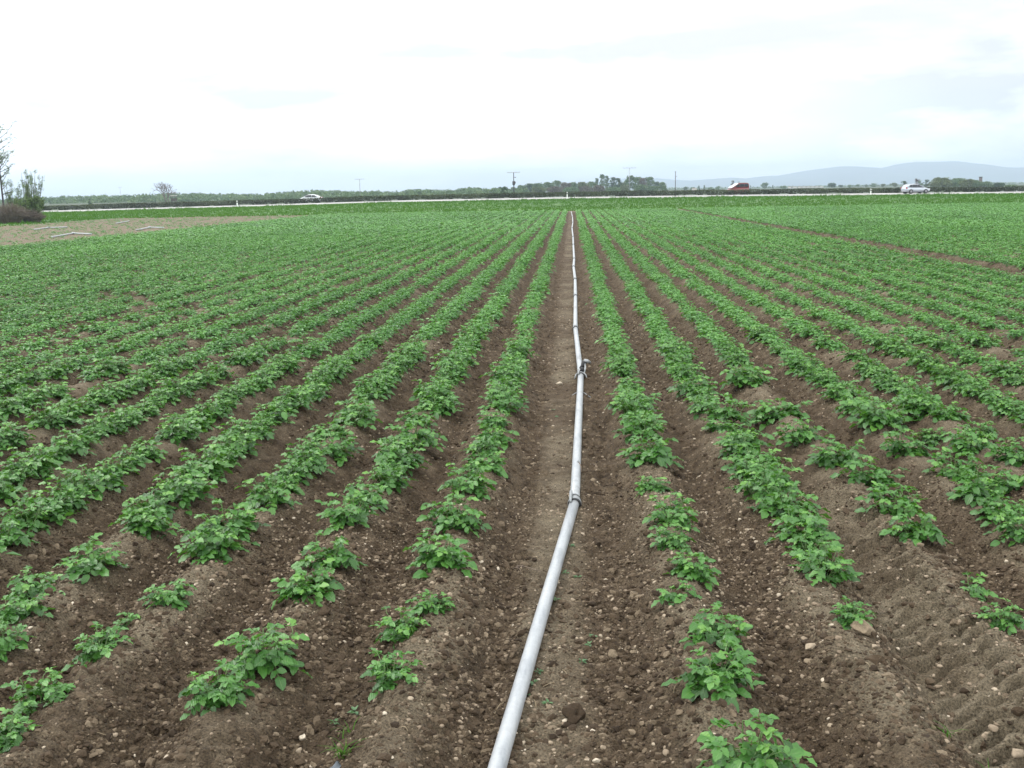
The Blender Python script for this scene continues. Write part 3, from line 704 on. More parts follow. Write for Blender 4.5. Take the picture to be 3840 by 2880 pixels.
# hydrant valve and its stand by the third coupling
v = pp[2]; d = (pp[3] - pp[1]); d /= np.linalg.norm(d); s = np.cross(d, [0, 0, 1])
hv = MB(); hv.tube([v + d * .30 + s * .01 + np.array([0, 0, .03]), v + d * .30 + s * .03 + np.array([0, 0, .07]), v + d * .30 + s * .05 + np.array([0, 0, .13])], [.034, .030, .040], 14)
hv.tube([v + d * .08 + s * .015 + np.array([0, 0, .035]), v + d * .08 + s * .02 + np.array([0, 0, .085])], [.028, .024], 12)
hvo = hv.build('hydrant_valve', M['rubber'], pl, True)
MB().tube([v + d * .30 + s * .05 + np.array([0, 0, .131]), v + d * .32 + s * .085 + np.array([0, 0, .125]), v + d * .36 + s * .12 + np.array([0, 0, .10])], [.030, .026, .018], 12).build('nozzle', M['zinc'], hvo, True)
MB().tube([v + d * .05 + s * .045 + np.array([0, 0, .03]), v + d * .16 + s * .058 + np.array([0, 0, .07]), v + d * .28 + s * .055 + np.array([0, 0, .10])], .011, 8).build('lever', M['zinc'], hvo, True)
for k in (-1, 1):
    w = MB(); w.tube([v + d * .02 + s * k * .035 + np.array([0, 0, .035]), v - d * .02 + s * k * .062 + np.array([0, 0, .01]), v - d * .06 + s * k * .075 + np.array([0, 0, -.03])], .008, 7)
    w.build('hook', M['zinc'], pl, True)
f = pp[2] + (pp[1] - pp[2]) * .20
sd = np.cross(pp[1] - pp[2], [0, 0, 1]); sd /= np.linalg.norm(sd)
for k in (-1, 1): MB().tube([f + sd * k * .030 + np.array([0, 0, .0]), f + sd * k * .12 - d * .10 + np.array([0, 0, -.045])], .0055, 7).build('stabiliser_foot', M['zinc'], pl, True)
f = pp[1] + (pp[2] - pp[1]) * .19; dd = (pp[2] - pp[1]) / np.linalg.norm(pp[2] - pp[1])
MB().tube([f + np.array([.012, 0, .030]), f + np.array([.014, 0, .052])], [.012, .009], 10).build('outlet_plug', M['zinc'], pl, True)
MB().tube([f + sd * -.02 + np.array([0, 0, .036]), f + sd * -.038 - dd * .06 + np.array([0, 0, .02]), f + sd * -.042 - dd * .14 + np.array([0, 0, -.01])], .005, 6).build('retaining_wire', M['twig'], pl, True)
exec_far = True

# ------------------------------------------------------------------ bare plot on the left: seedlings and loose pipes
g = np.random.default_rng(5); n = 2500
sx_ = g.uniform(-49, X_BARE - .2, n); sy_ = g.uniform(45, 112, n); sx_ = np.round(sx_ / .75) * .75 + g.normal(0, .06, n)
k = sx_ > -.55 * sy_ - 6; sx_, sy_ = sx_[k], sy_[k]
V1, Q1, T1 = lod(3, 900); V1 = V1 * .55; a = g.uniform(0, 6.28, len(sx_)); sc_ = g.uniform(.4, 1.1, len(sx_))
out = np.stack([(V1[None, :, 0] * np.cos(a)[:, None] - V1[None, :, 1] * np.sin(a)[:, None]) * sc_[:, None] + sx_[:, None], (V1[None, :, 0] * np.sin(a)[:, None] + V1[None, :, 1] * np.cos(a)[:, None]) * sc_[:, None] + sy_[:, None], V1[None, :, 2] * sc_[:, None] - .09 + 0 * a[:, None]], -1)
me = np_mesh('seedlings', out.reshape(-1, 3), (Q1[None] + (np.arange(len(sx_)) * len(V1))[:, None, None]).reshape(-1, 4), attrs={'tone': np.tile(T1, len(sx_))}, mat=M['leaf_far'])
tag(link('crop_seedlings', me), 'thin green seedlings dotted over the bare plot left of the field', 'seedlings', kind='stuff')
for lab, pts in [('white bent irrigation pipe lying furthest left on the bare plot', [(127, 860), (180, 853), (253, 851)]), ('longest white bent pipe, nearest the potato field edge on bare plot', [(193, 888), (275, 874), (343, 877)]),
                 ('white bent pipe lying furthest right on the bare plot', [(511, 862), (560, 852), (614, 853)]), ('short straight white pipe lying at back of bare plot', [(434, 837), (484, 828)])]:
    P = [np.array([*ground_at(a, b_, -.02), -.03]) for a, b_ in pts]; o = thing('loose_pipe', lab, 'irrigation pipe', group='loose pipes on the bare plot')
    for i in range(len(P) - 1): MB().tube(P[i] + (P[i + 1] - P[i]) * np.linspace(0, 1, 4)[:, None], .045, 12).build('pipe_section', M['pipe'], o, True)
    if len(P) > 2: MB().tube([P[1] - np.array([.09, 0, 0]), P[1] + np.array([.09, 0, 0])], .075, 12).build('coupling', M['zinc'], o, True)

# ------------------------------------------------------------------ grass on the verge
def grass_patch(n, xr, yr, hf, seed, keep=None, tonef=0.5):
    g = np.random.default_rng(seed); x = g.uniform(*xr, n); y = g.uniform(*yr, n)
    if keep is not None: k = keep(x, y); x, y = x[k], y[k]
    n = len(x); z = terrain(x, y); nb = 4
    x = np.repeat(x, nb) + g.normal(0, .12, n * nb); y = np.repeat(y, nb) + g.normal(0, .12, n * nb); z = np.repeat(z, nb)
    band = fbm(x * .05, y * .35, 140, 3)
    h = hf * g.uniform(.5, 1.2, n * nb) * (1 + .6 * band); a = g.uniform(0, 6.28, n * nb); w = g.uniform(.02, .045, n * nb)
    dx, dy = np.cos(a) * w, np.sin(a) * w; lx, ly = g.normal(0, .35, n * nb) * h, g.normal(0, .35, n * nb) * h
    V = np.stack([np.stack([x - dx, y - dy, z], -1), np.stack([x + dx, y + dy, z], -1), np.stack([x + lx + dx * .3, y + ly + dy * .3, z + h], -1), np.stack([x + lx - dx * .3, y + ly - dy * .3, z + h], -1)], 1)
    T = np.clip(tonef + .6 * band + g.normal(0, .08, n * nb), 0, 1)
    return V.reshape(-1, 3), np.arange(n * nb * 4).reshape(-1, 4), np.repeat(T, 4)
parts = [grass_patch(34000, (-110, 95), (113.5, 166.2), .17, 1, lambda x, y: (x > -.62 * y - 6) & (x < .52 * y + 6)),
         grass_patch(2600, (-75, -46), (70, 116), .20, 2, lambda x, y: (x < -46.5 - .10 * (y - 83)) & (x > -.62 * y - 5)),
         grass_patch(1500, (-110, 95), (164.5, 166.6), .30, 3, lambda x, y: np.sin(x * .37) + np.sin(x * .83 + 1) > .4, .3)]
VV, QQ, TT, b0 = [], [], [], 0
for V_, Q_, T_ in parts: VV.append(V_); QQ.append(Q_ + b0); TT.append(T_); b0 += len(V_)
me = np_mesh('grass', np.concatenate(VV), np.concatenate(QQ), attrs={'tone': np.concatenate(TT)}, mat=M['grass'])
tag(link('grass', me), 'bright green grass on the verge between the field and the road', 'grass', kind='stuff')

# ------------------------------------------------------------------ trees
def clump_leaves(centers, radii, per, size, seed, tone=(.5, .22), squash=.8):
    g = np.random.default_rng(seed); P, R, Tn = [], [], []
    for c_, r_ in zip(centers, radii):
        n = max(4, int(per * g.uniform(.7, 1.3))); d = g.normal(0, 1, (n, 3)); d /= np.linalg.norm(d, axis=1)[:, None]
        rr = r_ * g.uniform(.45, 1.08, n) ** .7; P.append(c_ + d * rr[:, None] * np.array([1, 1, squash])); Tn.append(np.full(n, np.clip(g.normal(*tone), 0, 1)))
    P = np.concatenate(P); Tn = np.concatenate(Tn); n = len(P)
    a = g.normal(0, 1, (n, 3)); a /= np.linalg.norm(a, axis=1)[:, None]; b_ = np.cross(a, g.normal(0, 1, (n, 3))); b_ /= np.linalg.norm(b_, axis=1)[:, None] + 1e-9
    s = size * g.uniform(.6, 1.3, n)[:, None]
    V = np.stack([P - a * s - b_ * s * .5, P + a * s * .3 - b_ * s * .6, P + a * s + b_ * s * .5, P - a * s * .3 + b_ * s * .6], 1)
    return V.reshape(-1, 3), np.arange(n * 4).reshape(-1, 4), np.repeat(np.clip(Tn + g.normal(0, .1, n), 0, 1), 4)
def leaf_tones(name, lo, mid, hi, tcol): return leafy(name, [(0, lo), (.5, mid), (1, hi)], .6, .2, tcol, .25)
M['tree_green'] = leaf_tones('spring green leaves', (.058, .100, .050), (.098, .162, .074), (.145, .205, .090), (.10, .18, .03))
M['tree_dark'] = leaf_tones('dark green leaves', (.030, .060, .030), (.050, .094, .044), (.076, .122, .054), (.05, .10, .02))
M['tree_olive'] = leaf_tones('pale olive leaves', (.055, .080, .032), (.095, .125, .050), (.140, .165, .070), (.14, .18, .04))
M['tree_rose'] = leaf_tones('pinkish budding twigs', (.060, .055, .040), (.105, .092, .070), (.150, .130, .100), (.14, .12, .06))
M['bark'] = simple('grey brown bark', (.085, .070, .058), .9, .3, 6)
M['bark_dark'] = simple('dark bark', (.040, .036, .036), .9, .3, 6)
def limbs(mb, base, top, r, g, n=6, spread=.35):
    q = np.linspace(0, 1, 6)[:, None]; P = base + (top - base) * q; P[1:, :2] += g.normal(0, .02, (5, 2)) * np.linalg.norm(top - base)
    mb.tube(P, np.linspace(r, r * .25, 6), 7)
    tips = []
    for i in range(n):
        f = g.uniform(.35, .95); s0 = base + (top - base) * f; L_ = np.linalg.norm(top - base) * spread * (1.15 - f * .6)
        a = g.uniform(0, 6.28); e = s0 + np.array([math.cos(a) * L_, math.sin(a) * L_, L_ * g.uniform(.5, 1.1)])
        mb.tube([s0, (s0 + e) / 2 + np.array([0, 0, -.06 * L_]), e], [r * .45, r * .28, r * .1], 5); tips.append(e)
    return tips
def tree(name, label, px, top, wpx, Y, tone, shape='round', group=None, seed=0, cat='tree', density=1.0, trunk=True):
    x, zt = at_depth(px, top, Y); z0 = float(terrain(np.array([x]), np.array([Y]))[0]); h = zt - z0; w = wpx * Y / FPX
    g = np.random.default_rng(seed + int(px)); o = thing(name, label, cat, (x, Y, z0), 0, group)
    mb = MB(); c0 = h * (.22 if shape == 'round' else .12)
    tips = limbs(mb, np.array([0, 0, -.2]), np.array([g.normal(0, .03) * h, 0, h * .86]), max(.05, h * .022), g, 7, .25 if shape == 'round' else .12)
    mb.build('trunk', M['bark'], o, True)
    n = int(34 * density); C, R = [], []
    for i in range(n):
        v = g.uniform(.02, 1); z = c0 + (h - c0) * v
        if shape == 'round': rad = w / 2 * math.sqrt(max(.05, 1 - (2 * v - .85) ** 2 / 1.35))
        elif shape == 'column': rad = w / 2 * (.55 + .75 * math.sin(math.pi * min(1, v * .9 + .1))) * .8
        else: rad = w / 2 * (1.05 - v)
        a = g.uniform(0, 6.28); q = rad * math.sqrt(g.random()) * .82
        cr_ = w * (.17 if shape == 'round' else .14) * g.uniform(.65, 1.25)
        C.append(np.array([math.cos(a) * q, math.sin(a) * q, min(z, h - cr_ * .7)])); R.append(cr_)
    V, Q, T = clump_leaves(C, R, 44, max(.05, w * .042), seed + int(px) + 1)
    link('crown', np_mesh('crown', V, Q, attrs={'tone': T}, smooth=False, mat=M[tone]), o); return o
NTH = ORD
# the grove behind the hedge, in the middle
grove = [(1856, 706, 34, 'tree_green', 'round'), (1886, 700, 40, 'tree_dark', 'round'), (1926, 703, 40, 'tree_green', 'round'), (1955, 695, 44, 'tree_green', 'round'), (1988, 689, 44, 'tree_dark', 'round'), (2020, 686, 46, 'tree_green', 'round'),
         (2052, 684, 46, 'tree_green', 'round'), (2088, 677, 40, 'tree_green', 'round'), (2122, 684, 46, 'tree_rose', 'round'), (2152, 684, 44, 'tree_green', 'round'), (2186, 683, 46, 'tree_olive', 'round'), (2216, 682, 44, 'tree_green', 'round'),
         (2238, 668, 18, 'tree_green', 'column'), (2258, 654, 24, 'tree_green', 'column'), (2276, 659, 20, 'tree_green', 'column'), (2298, 665, 30, 'tree_dark', 'round'), (2318, 668, 28, 'tree_dark', 'round'),
         (2336, 684, 40, 'tree_olive', 'round'), (2362, 659, 44, 'tree_green', 'round'), (2390, 664, 40, 'tree_green', 'round'), (2412, 668, 36, 'tree_rose', 'round'), (2436, 664, 40, 'tree_green', 'round'), (2462, 681, 36, 'tree_dark', 'round'), (2484, 684, 36, 'tree_green', 'round')]
TW = {'tree_green': 'fresh green', 'tree_dark': 'dark green', 'tree_olive': 'pale olive', 'tree_rose': 'pinkish budding'}
for i, (px, top, w, tn, sh) in enumerate(grove):
    nm = 'poplar_tree' if sh == 'column' else 'broadleaf_tree'; kd = 'slim poplar' if sh == 'column' else 'broadleaf tree'
    tree(nm, f'{TW[tn]} {kd}, {NTH[i + 1]} from left in the central grove behind the hedge', px, top, w * 1.12, 560 + 50 * ((i * 37) % 5) / 5, tn, sh, 'trees of the central grove', i, density=3.0 if sh == 'column' else 1.2)
low = [(1960, 706, 60, 'tree_green'), (2020, 703, 66, 'tree_olive'), (2080, 700, 60, 'tree_rose'), (2140, 702, 60, 'tree_green'), (2190, 699, 56, 'tree_rose'), (2245, 695, 60, 'tree_rose'), (2300, 702, 56, 'tree_green'), (2340, 694, 50, 'tree_olive'), (2400, 694, 64, 'tree_green'), (2450, 698, 50, 'tree_green'), (2492, 697, 26, 'tree_green')]
for i, (px, top, w, tn) in enumerate(low):
    tree('shrub', f'{TW[tn]} rounded shrub, {NTH[i + 1]} from left along foot of the central grove', px, top, w, 500 + 8 * (i % 3), tn, 'round', 'shrubs at the foot of the grove', 40 + i, 'shrub', 1.1)
# grove on the right with the chimney, and single trees along the plain
rg = [(3508, 676, 46, 'tree_olive'), (3534, 667, 66, 'tree_olive'), (3572, 672, 46, 'tree_green'), (3598, 669, 52, 'tree_green'), (3628, 673, 54, 'tree_olive'), (3656, 676, 46, 'tree_green'), (3694, 682, 50, 'tree_green'), (3724, 692, 40, 'tree_green'), (3748, 685, 38, 'tree_dark'), (3792, 694, 50, 'tree_green'), (3830, 697, 46, 'tree_dark')]
for i, (px, top, w, tn) in enumerate(rg):
    tree('broadleaf_tree', f'{TW[tn]} domed tree, {NTH[i + 1]} from left in the grove right of silver car', px, top, w * 1.1, 470 + 12 * (i % 4), tn, 'round', 'trees of the grove by the chimney', 60 + i)
sg = [(2572, 700, 20, 'tree_dark', 'round'), (2596, 702, 22, 'tree_green', 'round'), (2621, 696, 13, 'tree_dark', 'cone'), (2641, 694, 13, 'tree_dark', 'cone'), (2666, 702, 24, 'tree_green', 'round'), (2693, 698, 20, 'tree_green', 'round'), (2748, 677, 18, 'tree_rose', 'round'), (2772, 679, 16, 'tree_rose', 'round'), (2814, 695, 9, 'tree_dark', 'cone'), (2870, 685, 32, 'tree_green', 'round'), (2898, 694, 11, 'tree_dark', 'cone'), (2938, 697, 26, 'tree_green', 'round'),
      (3118, 686, 34, 'tree_dark', 'round'), (3154, 694, 22, 'tree_dark', 'round'), (3186, 693, 16, 'tree_green', 'round'), (3218, 691, 16, 'tree_green', 'round'), (3249, 691, 12, 'tree_dark', 'round'), (3277, 687, 22, 'tree_green', 'round'), (3312, 690, 22, 'tree_olive', 'round'), (3353, 686, 30, 'tree_olive', 'round'), (3391, 679, 26, 'tree_dark', 'round'), (3437, 669, 24, 'tree_rose', 'round'), (3450, 677, 20, 'tree_green', 'round'), (3475, 673, 24, 'tree_dark', 'round')]
for i, (px, top, w, tn, sh) in enumerate(sg):
    where = f'{NTH[i + 1]} along the plain rightwards from central grove'
    kd = 'pointed conifer' if sh == 'cone' else 'small tree'
    tree('conifer_tree' if sh == 'cone' else 'broadleaf_tree', f'{TW[tn]} {kd}, {where}', px, top, w * 1.05, 800 if px < 3380 else 500, tn, sh, 'small trees dotted along the plain', 90 + i, density=.6)

# far wood on the left, one mass
prof = [(60, 742), (143, 740), (191, 739), (239, 737), (299, 731), (334, 735), (386, 730), (425, 729), (451, 735), (499, 735), (560, 731), (608, 724), (655, 721), (677, 727), (725, 723), (781, 727), (833, 724), (900, 727), (960, 728), (1025, 722), (1134, 716), (1199, 711), (1255, 715), (1351, 717), (1442, 715), (1502, 720), (1546, 710), (1585, 708), (1628, 710), (1663, 714), (1698, 710), (1754, 701), (1793, 703), (1828, 708), (1871, 703), (1930, 712), (2000, 708)]
ppx, ppy = np.array(prof, float).T; g = np.random.default_rng(8); C, R = [], []
for layer in range(3):
    Yl = (480, 620, 780)[layer]
    for px in np.arange(60, 1960, 5.0):
        top = np.interp(px, ppx, ppy) + (0, 2.0, 1.0)[layer] + (4 if layer == 0 else 0) + g.normal(0, 1.6)
        x, zt = at_depth(px + g.normal(0, 3), top, Yl + g.normal(0, 15)); r_ = g.uniform(1.0, 2.1)
        zc = zt - r_ * .8; C.append(np.array([x, Yl + g.normal(0, 15), zc])); R.append(r_)
        while zc > .9: zc -= r_ * 1.1; C.append(np.array([x + g.normal(0, 1.5), Yl - 8 + g.normal(0, 15), max(zc, .4)])); R.append(r_ * 1.05)
V, Q, T = clump_leaves(C, R, 30, .42, 81, (.5, .28))
tag(link('forest', np_mesh('forest', V, Q, attrs={'tone': T}, smooth=False, mat=M['tree_green'])), 'long hazy green wood on the plain beyond the hedge', 'wood', kind='stuff')
# low far scrub line on the right
C, R = [], []
for px in np.arange(2490, 3860, 4.0):
    x, zt = at_depth(px, np.interp(px, [2490, 2900, 3300, 3860], [704, 701, 697, 692]) + g.normal(0, 1.5), 1300); C.append(np.array([x, 1300 + g.normal(0, 40), max(.3, zt - 1.5)])); R.append(2.0)
V, Q, T = clump_leaves(C, R, 16, .6, 82, (.45, .28))
tag(link('scrub_line', np_mesh('scrub', V, Q, attrs={'tone': T}, smooth=False, mat=M['tree_green'])), 'thin hazy line of scrub on the plain below the hills', 'scrub', kind='stuff')

# ------------------------------------------------------------------ hedge in the median
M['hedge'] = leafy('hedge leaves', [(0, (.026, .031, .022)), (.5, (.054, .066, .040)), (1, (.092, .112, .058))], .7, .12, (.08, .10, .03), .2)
ho = thing('hedge', 'long low dark clipped hedge running beyond the pale road', 'hedge', (0, 177.0, 0))
g = np.random.default_rng(44); n = 90000; x = g.uniform(-112, 112, n); k = 1 + .10 * fbm(x * .35, x * 0, 150, 3)
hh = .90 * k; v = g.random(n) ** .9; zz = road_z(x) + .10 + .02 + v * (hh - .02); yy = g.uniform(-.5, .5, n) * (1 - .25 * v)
P = np.stack([x, yy, zz], -1); a = g.normal(0, 1, (n, 3)); a /= np.linalg.norm(a, axis=1)[:, None]; b_ = np.cross(a, g.normal(0, 1, (n, 3))); b_ /= np.linalg.norm(b_, axis=1)[:, None]
s = g.uniform(.05, .11, n)[:, None]
# openings near the foot where the stems show
gap = (v < .26) & (fbm(x * 1.3, x * 0 + 3, 160, 3) > .24); kp = ~gap
V = np.stack([P - a * s, P - b_ * s * .7, P + a * s, P + b_ * s * .7], 1)[kp]
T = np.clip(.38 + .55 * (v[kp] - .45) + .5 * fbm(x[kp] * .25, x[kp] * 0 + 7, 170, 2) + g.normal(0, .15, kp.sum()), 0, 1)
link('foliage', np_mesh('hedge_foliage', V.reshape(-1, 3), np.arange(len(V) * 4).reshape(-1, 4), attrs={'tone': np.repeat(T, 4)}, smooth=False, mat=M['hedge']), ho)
mb = MB()
for x in np.arange(-112, 112, .45):
    xx = x + g.normal(0, .1); z0 = float(road_z(xx)) + .08
    mb.tube([(xx, g.normal(0, .1), z0), (xx + g.normal(0, .05), 0, z0 + .4), (xx + g.normal(0, .1), g.normal(0, .2), z0 + .75)], [.022, .016, .008], 4, False)
link('stems', mb.mesh('hedge_stems', M['bark_dark']), ho).name = 'stem'

# delineator posts
M['white'] = simple('white plastic', (.80, .80, .78), .5, .05, 20)
M['black'] = simple('matt black', (.02, .02, .02), .6, .2, 20)
for lab, px, top, bot in [('white roadside marker post nearest the bare tree and left car', 890, 752, 775), ('white roadside marker post in line with the irrigation pipe end', 2127, 720, 744.5), ('white roadside marker post next to the silver car', 3265, 707, 730)]:
    x, z0 = at_depth(px, bot, Y_ROAD - 1.2); _, z1 = at_depth(px, top, Y_ROAD - 1.2); h = z1 - z0
    o = thing('marker_post', lab, 'marker post', (x, Y_ROAD - 1.2, z0 - .12), 0, 'marker posts along the road')
    MB().box((0, 0, h * .39), (.17, .10, h * .78), top=.97).build('shaft', M['white'], o)
    MB().box((0, 0, h * .86), (.168, .10, h * .155)).build('band', M['black'], o)
    MB().box((0, 0, h * 1.03), (.164, .10, h * .18), top=.75).build('cap', M['white'], o)

# ------------------------------------------------------------------ vehicles
def paint(name, col, rough=.28, metal=.5):
    m, t, b = new_mat(name); n = noise_node(t, 9, 3)
    r = ramp(t, n.outputs['Fac'], [(.3, tuple(c_ * .94 for c_ in col)), (.7, col)]); t.links.new(r.outputs['Color'], b.inputs['Base Color'])
    b.inputs['Metallic'].default_value = metal; b.inputs['Roughness'].default_value = rough; b.inputs['Coat Weight'].default_value = .6; return m
M['silver'] = paint('silver paint', (.42, .45, .50)); M['paint_and_sky'] = paint('pale silver paint and painted sky reflection', (.60, .63, .64), .3, .2); M['red'] = paint('dark red paint', (.17, .024, .024), .40, .0)
m, t, b = new_mat('car glass'); n_ = noise_node(t, 3, 2); r_ = ramp(t, n_.outputs['Fac'], [(.3, (.012, .015, .018)), (.7, (.022, .026, .030))]); t.links.new(r_.outputs['Color'], b.inputs['Base Color']); b.inputs['Roughness'].default_value = .06; M['glass'] = m
M['tyre'] = simple('tyre rubber', (.018, .018, .019), .8, .2, 30); M['rim'] = simple('alloy rim', (.22, .22, .23), .35, .1, 20, .7)
M['lamp_r'] = simple('red lamp glass', (.30, .02, .02), .2, .1, 20); M['lamp_and_sky'] = simple('clear lamp glass and painted sky reflection', (.7, .7, .72), .15, .05, 20); M['dark'] = simple('dark trim', (.03, .03, .032), .6, .2, 20)
def loft(mb, st, wid, n=14):
    """st: (x, z low, z high, half width factor) stations along the car"""
    V = []; a = np.linspace(0, 2 * math.pi, n, endpoint=False)
    for x, zl, zh, wf in st:
        c_, s_ = np.cos(a), np.sin(a); p = .55
        yy = np.sign(c_) * np.abs(c_) ** p * wid * wf; zz = (zl + zh) / 2 + np.sign(s_) * np.abs(s_) ** p * (zh - zl) / 2
        V.append(np.stack([np.full(n, x), yy, zz], -1))
    V = np.concatenate(V); m_ = len(st)
    Q = [(i * n + j, i * n + (j + 1) % n, (i + 1) * n + (j + 1) % n, (i + 1) * n + j) for i in range(m_ - 1) for j in range(n)]
    V = np.concatenate([V, [[st[0][0], 0, (st[0][1] + st[0][2]) / 2], [st[-1][0], 0, (st[-1][1] + st[-1][2]) / 2]]]); e = m_ * n
    T = [(e, (j + 1) % n, j) for j in range(n)] + [(e + 1, (m_ - 1) * n + j, (m_ - 1) * n + (j + 1) % n) for j in range(n)]
    return mb.add(V, Q, T)
def car(name, label, loc, rz, col, body, cabin, wins, wx=(-1.27, 1.27), wr=.31, w=.86, group=None, screens=(), tumble=.14, wy=.90):
    """x forward; body and cabin are loft stations; wins are side window outlines (x, z)"""
    o = thing(name, label, 'car', loc, rz, group)
    mb = MB(); loft(mb, body, w); loft(mb, cabin, w * .90); bo = mb.build('body', col, o, True)
    for sd_ in (-1, 1):
        for poly in wins:
            n = len(poly); zs = np.array([p[1] for p in poly]); V = []
            zb, zt = min(c_[1] for c_ in cabin) + .25, max(c_[2] for c_ in cabin)
            for off in (0, .03):
                for (x, z) in poly:
                    V.append((x, sd_ * (w * wy * (1.0 - tumble * max(0, (z - .95)) / .5) + .004 + off - .03), z))
            Q = [(i, (i + 1) % n, n + (i + 1) % n, n + i) for i in range(n)]; T = [(n, n + i, n + i + 1) for i in range(1, n - 1)] + [(0, i + 1, i) for i in range(1, n - 1)]
            MB().add(V, Q, T).build('window', M['glass'], o)
    for (x0, z0, x1, z1, hw, nm) in screens:
        dx, dz = x1 - x0, z1 - z0; l = math.hypot(dx, dz); nx, nz = dz / l * .02, -dx / l * .02
        if nx * (1 if nm == 'windscreen' else -1) < 0: nx, nz = -nx, -nz
        V = [(x0 + nx, -hw, z0 + nz), (x0 + nx, hw, z0 + nz), (x1 + nx, hw * .86, z1 + nz), (x1 + nx, -hw * .86, z1 + nz), (x0 - nx, -hw, z0 - nz), (x0 - nx, hw, z0 - nz), (x1 - nx, hw * .86, z1 - nz), (x1 - nx, -hw * .86, z1 - nz)]
        MB().add(V, [(0, 1, 2, 3), (7, 6, 5, 4), (0, 4, 5, 1), (1, 5, 6, 2), (2, 6, 7, 3), (3, 7, 4, 0)]).build(nm, M['glass'], o)
    for sx__ in wx:
        for sd_ in (-1, 1):
            y0 = sd_ * (w - .20); y1 = sd_ * (w + .015)
            q = np.linspace(0, 2 * math.pi, 9)
            MB().tube([(sx__, y0, wr + .02), (sx__, sd_ * (w + .004), wr + .02)], wr * 1.17, 20).build('wheel_arch', M['dark'], o, True)
            wo = bpy.data.objects.new('wheel', None); COL.objects.link(wo); wo.parent = o
            MB().tube([(sx__, y0, wr), (sx__, y1, wr), (sx__, sd_ * (w + .03), wr)], [wr, wr, wr * .88], 20).build('tyre', M['tyre'], wo, True)
            MB().tube([(sx__, y1, wr), (sx__, sd_ * (w + .038), wr), (sx__, sd_ * (w + .045), wr)], [wr * .66, wr * .62, wr * .2], 16).build('rim', M['rim'], wo, True)
    xf, xb = body[-1][0], body[0][0]
    for sd_ in (-1, 1):
        MB().box((xf - .14, sd_ * w * .72, .66), (.22, .30, .15), 0).build('headlight', M['lamp_and_sky'], o)
        MB().box((xb + .10, sd_ * w * .80, .86), (.16, .22, .26), 0).build('tail_light', M['lamp_r'], o)
    MB().box((xb + .06, 0, .50), (.10, .52, .11)).build('number_plate', M['white'], o)
    for sd_ in (-1, 1): MB().box((.78, sd_ * (w + .07), 1.0), (.12, .16, .13)).build('mirror', col, o)
    return o
hb_body = [(-2.06, .42, .88, .80), (-1.98, .30, .98, .94), (-1.5, .22, 1.00, 1.0), (0, .20, .98, 1.0), (.9, .20, .96, 1.0), (1.35, .22, .90, .99), (1.85, .26, .78, .93), (2.06, .36, .64, .78)]
hb_cab = [(-1.98, .85, .98, .90), (-1.78, .85, 1.34, .88), (-1.45, .85, 1.44, .87), (-.6, .85, 1.50, .86), (.1, .85, 1.47, .86), (.55, .85, 1.28, .88), (.95, .85, 1.04, .92), (1.12, .85, .95, .94)]
hb_win = [[(-1.55, 1.02), (-1.02, 1.0), (-1.02, 1.36), (-1.40, 1.32)], [(-.97, 1.0), (-.12, .99), (-.12, 1.38), (-.97, 1.37)], [(-.07, .99), (.78, .99), (.42, 1.20), (.05, 1.37), (-.07, 1.38)]]
hb_scr = [(1.02, 1.0, .22, 1.42, .66, 'windscreen'), (-1.93, 1.03, -1.60, 1.38, .60, 'rear_window')]
xc, zc = at_depth(3432, 724.5, 170.5); z_r = float(road_z(xc)) + .02 + .018 * 3.5
car('parked_car', 'silver hatchback driving along the pale road on the right', (xc, 170.5, z_r), RAD(16), M['silver'], hb_body, hb_cab, hb_win, screens=hb_scr).name = 'hatchback_car'
sd_cab = [(-1.75, .85, .98, .90), (-1.45, .85, 1.20, .88), (-1.0, .85, 1.40, .86), (-.35, .85, 1.46, .86), (.25, .85, 1.42, .86), (.75, .85, 1.22, .88), (1.2, .85, 1.0, .92), (1.35, .85, .95, .94)]
sd_win = [[(-1.28, 1.02), (-.45, 1.0), (-.45, 1.34), (-.95, 1.29)], [(-.38, 1.0), (.95, 1.0), (.62, 1.17), (.2, 1.34), (-.38, 1.36)]]
xc, zc = at_depth(1163, 728, 185); zc -= 1.49
car('saloon_car', 'pale silver car with arched roof half hidden behind the hedge', (xc, 185, zc), RAD(180), M['paint_and_sky'], hb_body, sd_cab, sd_win, screens=[(1.25, 1.0, .32, 1.40, .66, 'windscreen'), (-1.66, 1.03, -1.08, 1.36, .60, 'rear_window')])
# red people carrier: sky reflection painted on steep windscreen and roof, dark side glass
v_body = [(-1.80, .42, 1.15, .86), (-1.72, .30, 1.28, .97), (0, .22, 1.28, 1.0), (.9, .22, 1.22, 1.0), (1.45, .26, 1.10, .97), (1.85, .36, .86, .82)]
v_cab = [(-1.78, 1.1, 1.84, .93), (-1.70, 1.1, 2.04, .95), (-.8, 1.1, 2.08, .96), (-.15, 1.1, 2.04, .96), (.15, 1.1, 1.92, .96), (.85, 1.1, 1.50, .97), (1.40, 1.1, 1.18, .98)]
v_win = [[(-1.62, 1.40), (-.90, 1.40), (-.90, 1.88), (-1.58, 1.88)], [(-.84, 1.40), (-.14, 1.40), (-.14, 1.88), (-.84, 1.88)], [(-.08, 1.38), (.72, 1.38), (.16, 1.82), (-.08, 1.86)]]
xc, zc = at_depth(2766, 685, 185); zc -= 2.10
red = car('van', 'dark red van with sky reflection painted on steep windscreen, seen above the hedge', (xc, 185, zc), RAD(180 + 12), M['red'], v_body, v_cab, v_win, wx=(-1.15, 1.2), wr=.34, w=.92, screens=[(-1.80, 1.34, -1.73, 1.88, .66, 'rear_window')], tumble=0, wy=.885)
red['category'] = 'van'
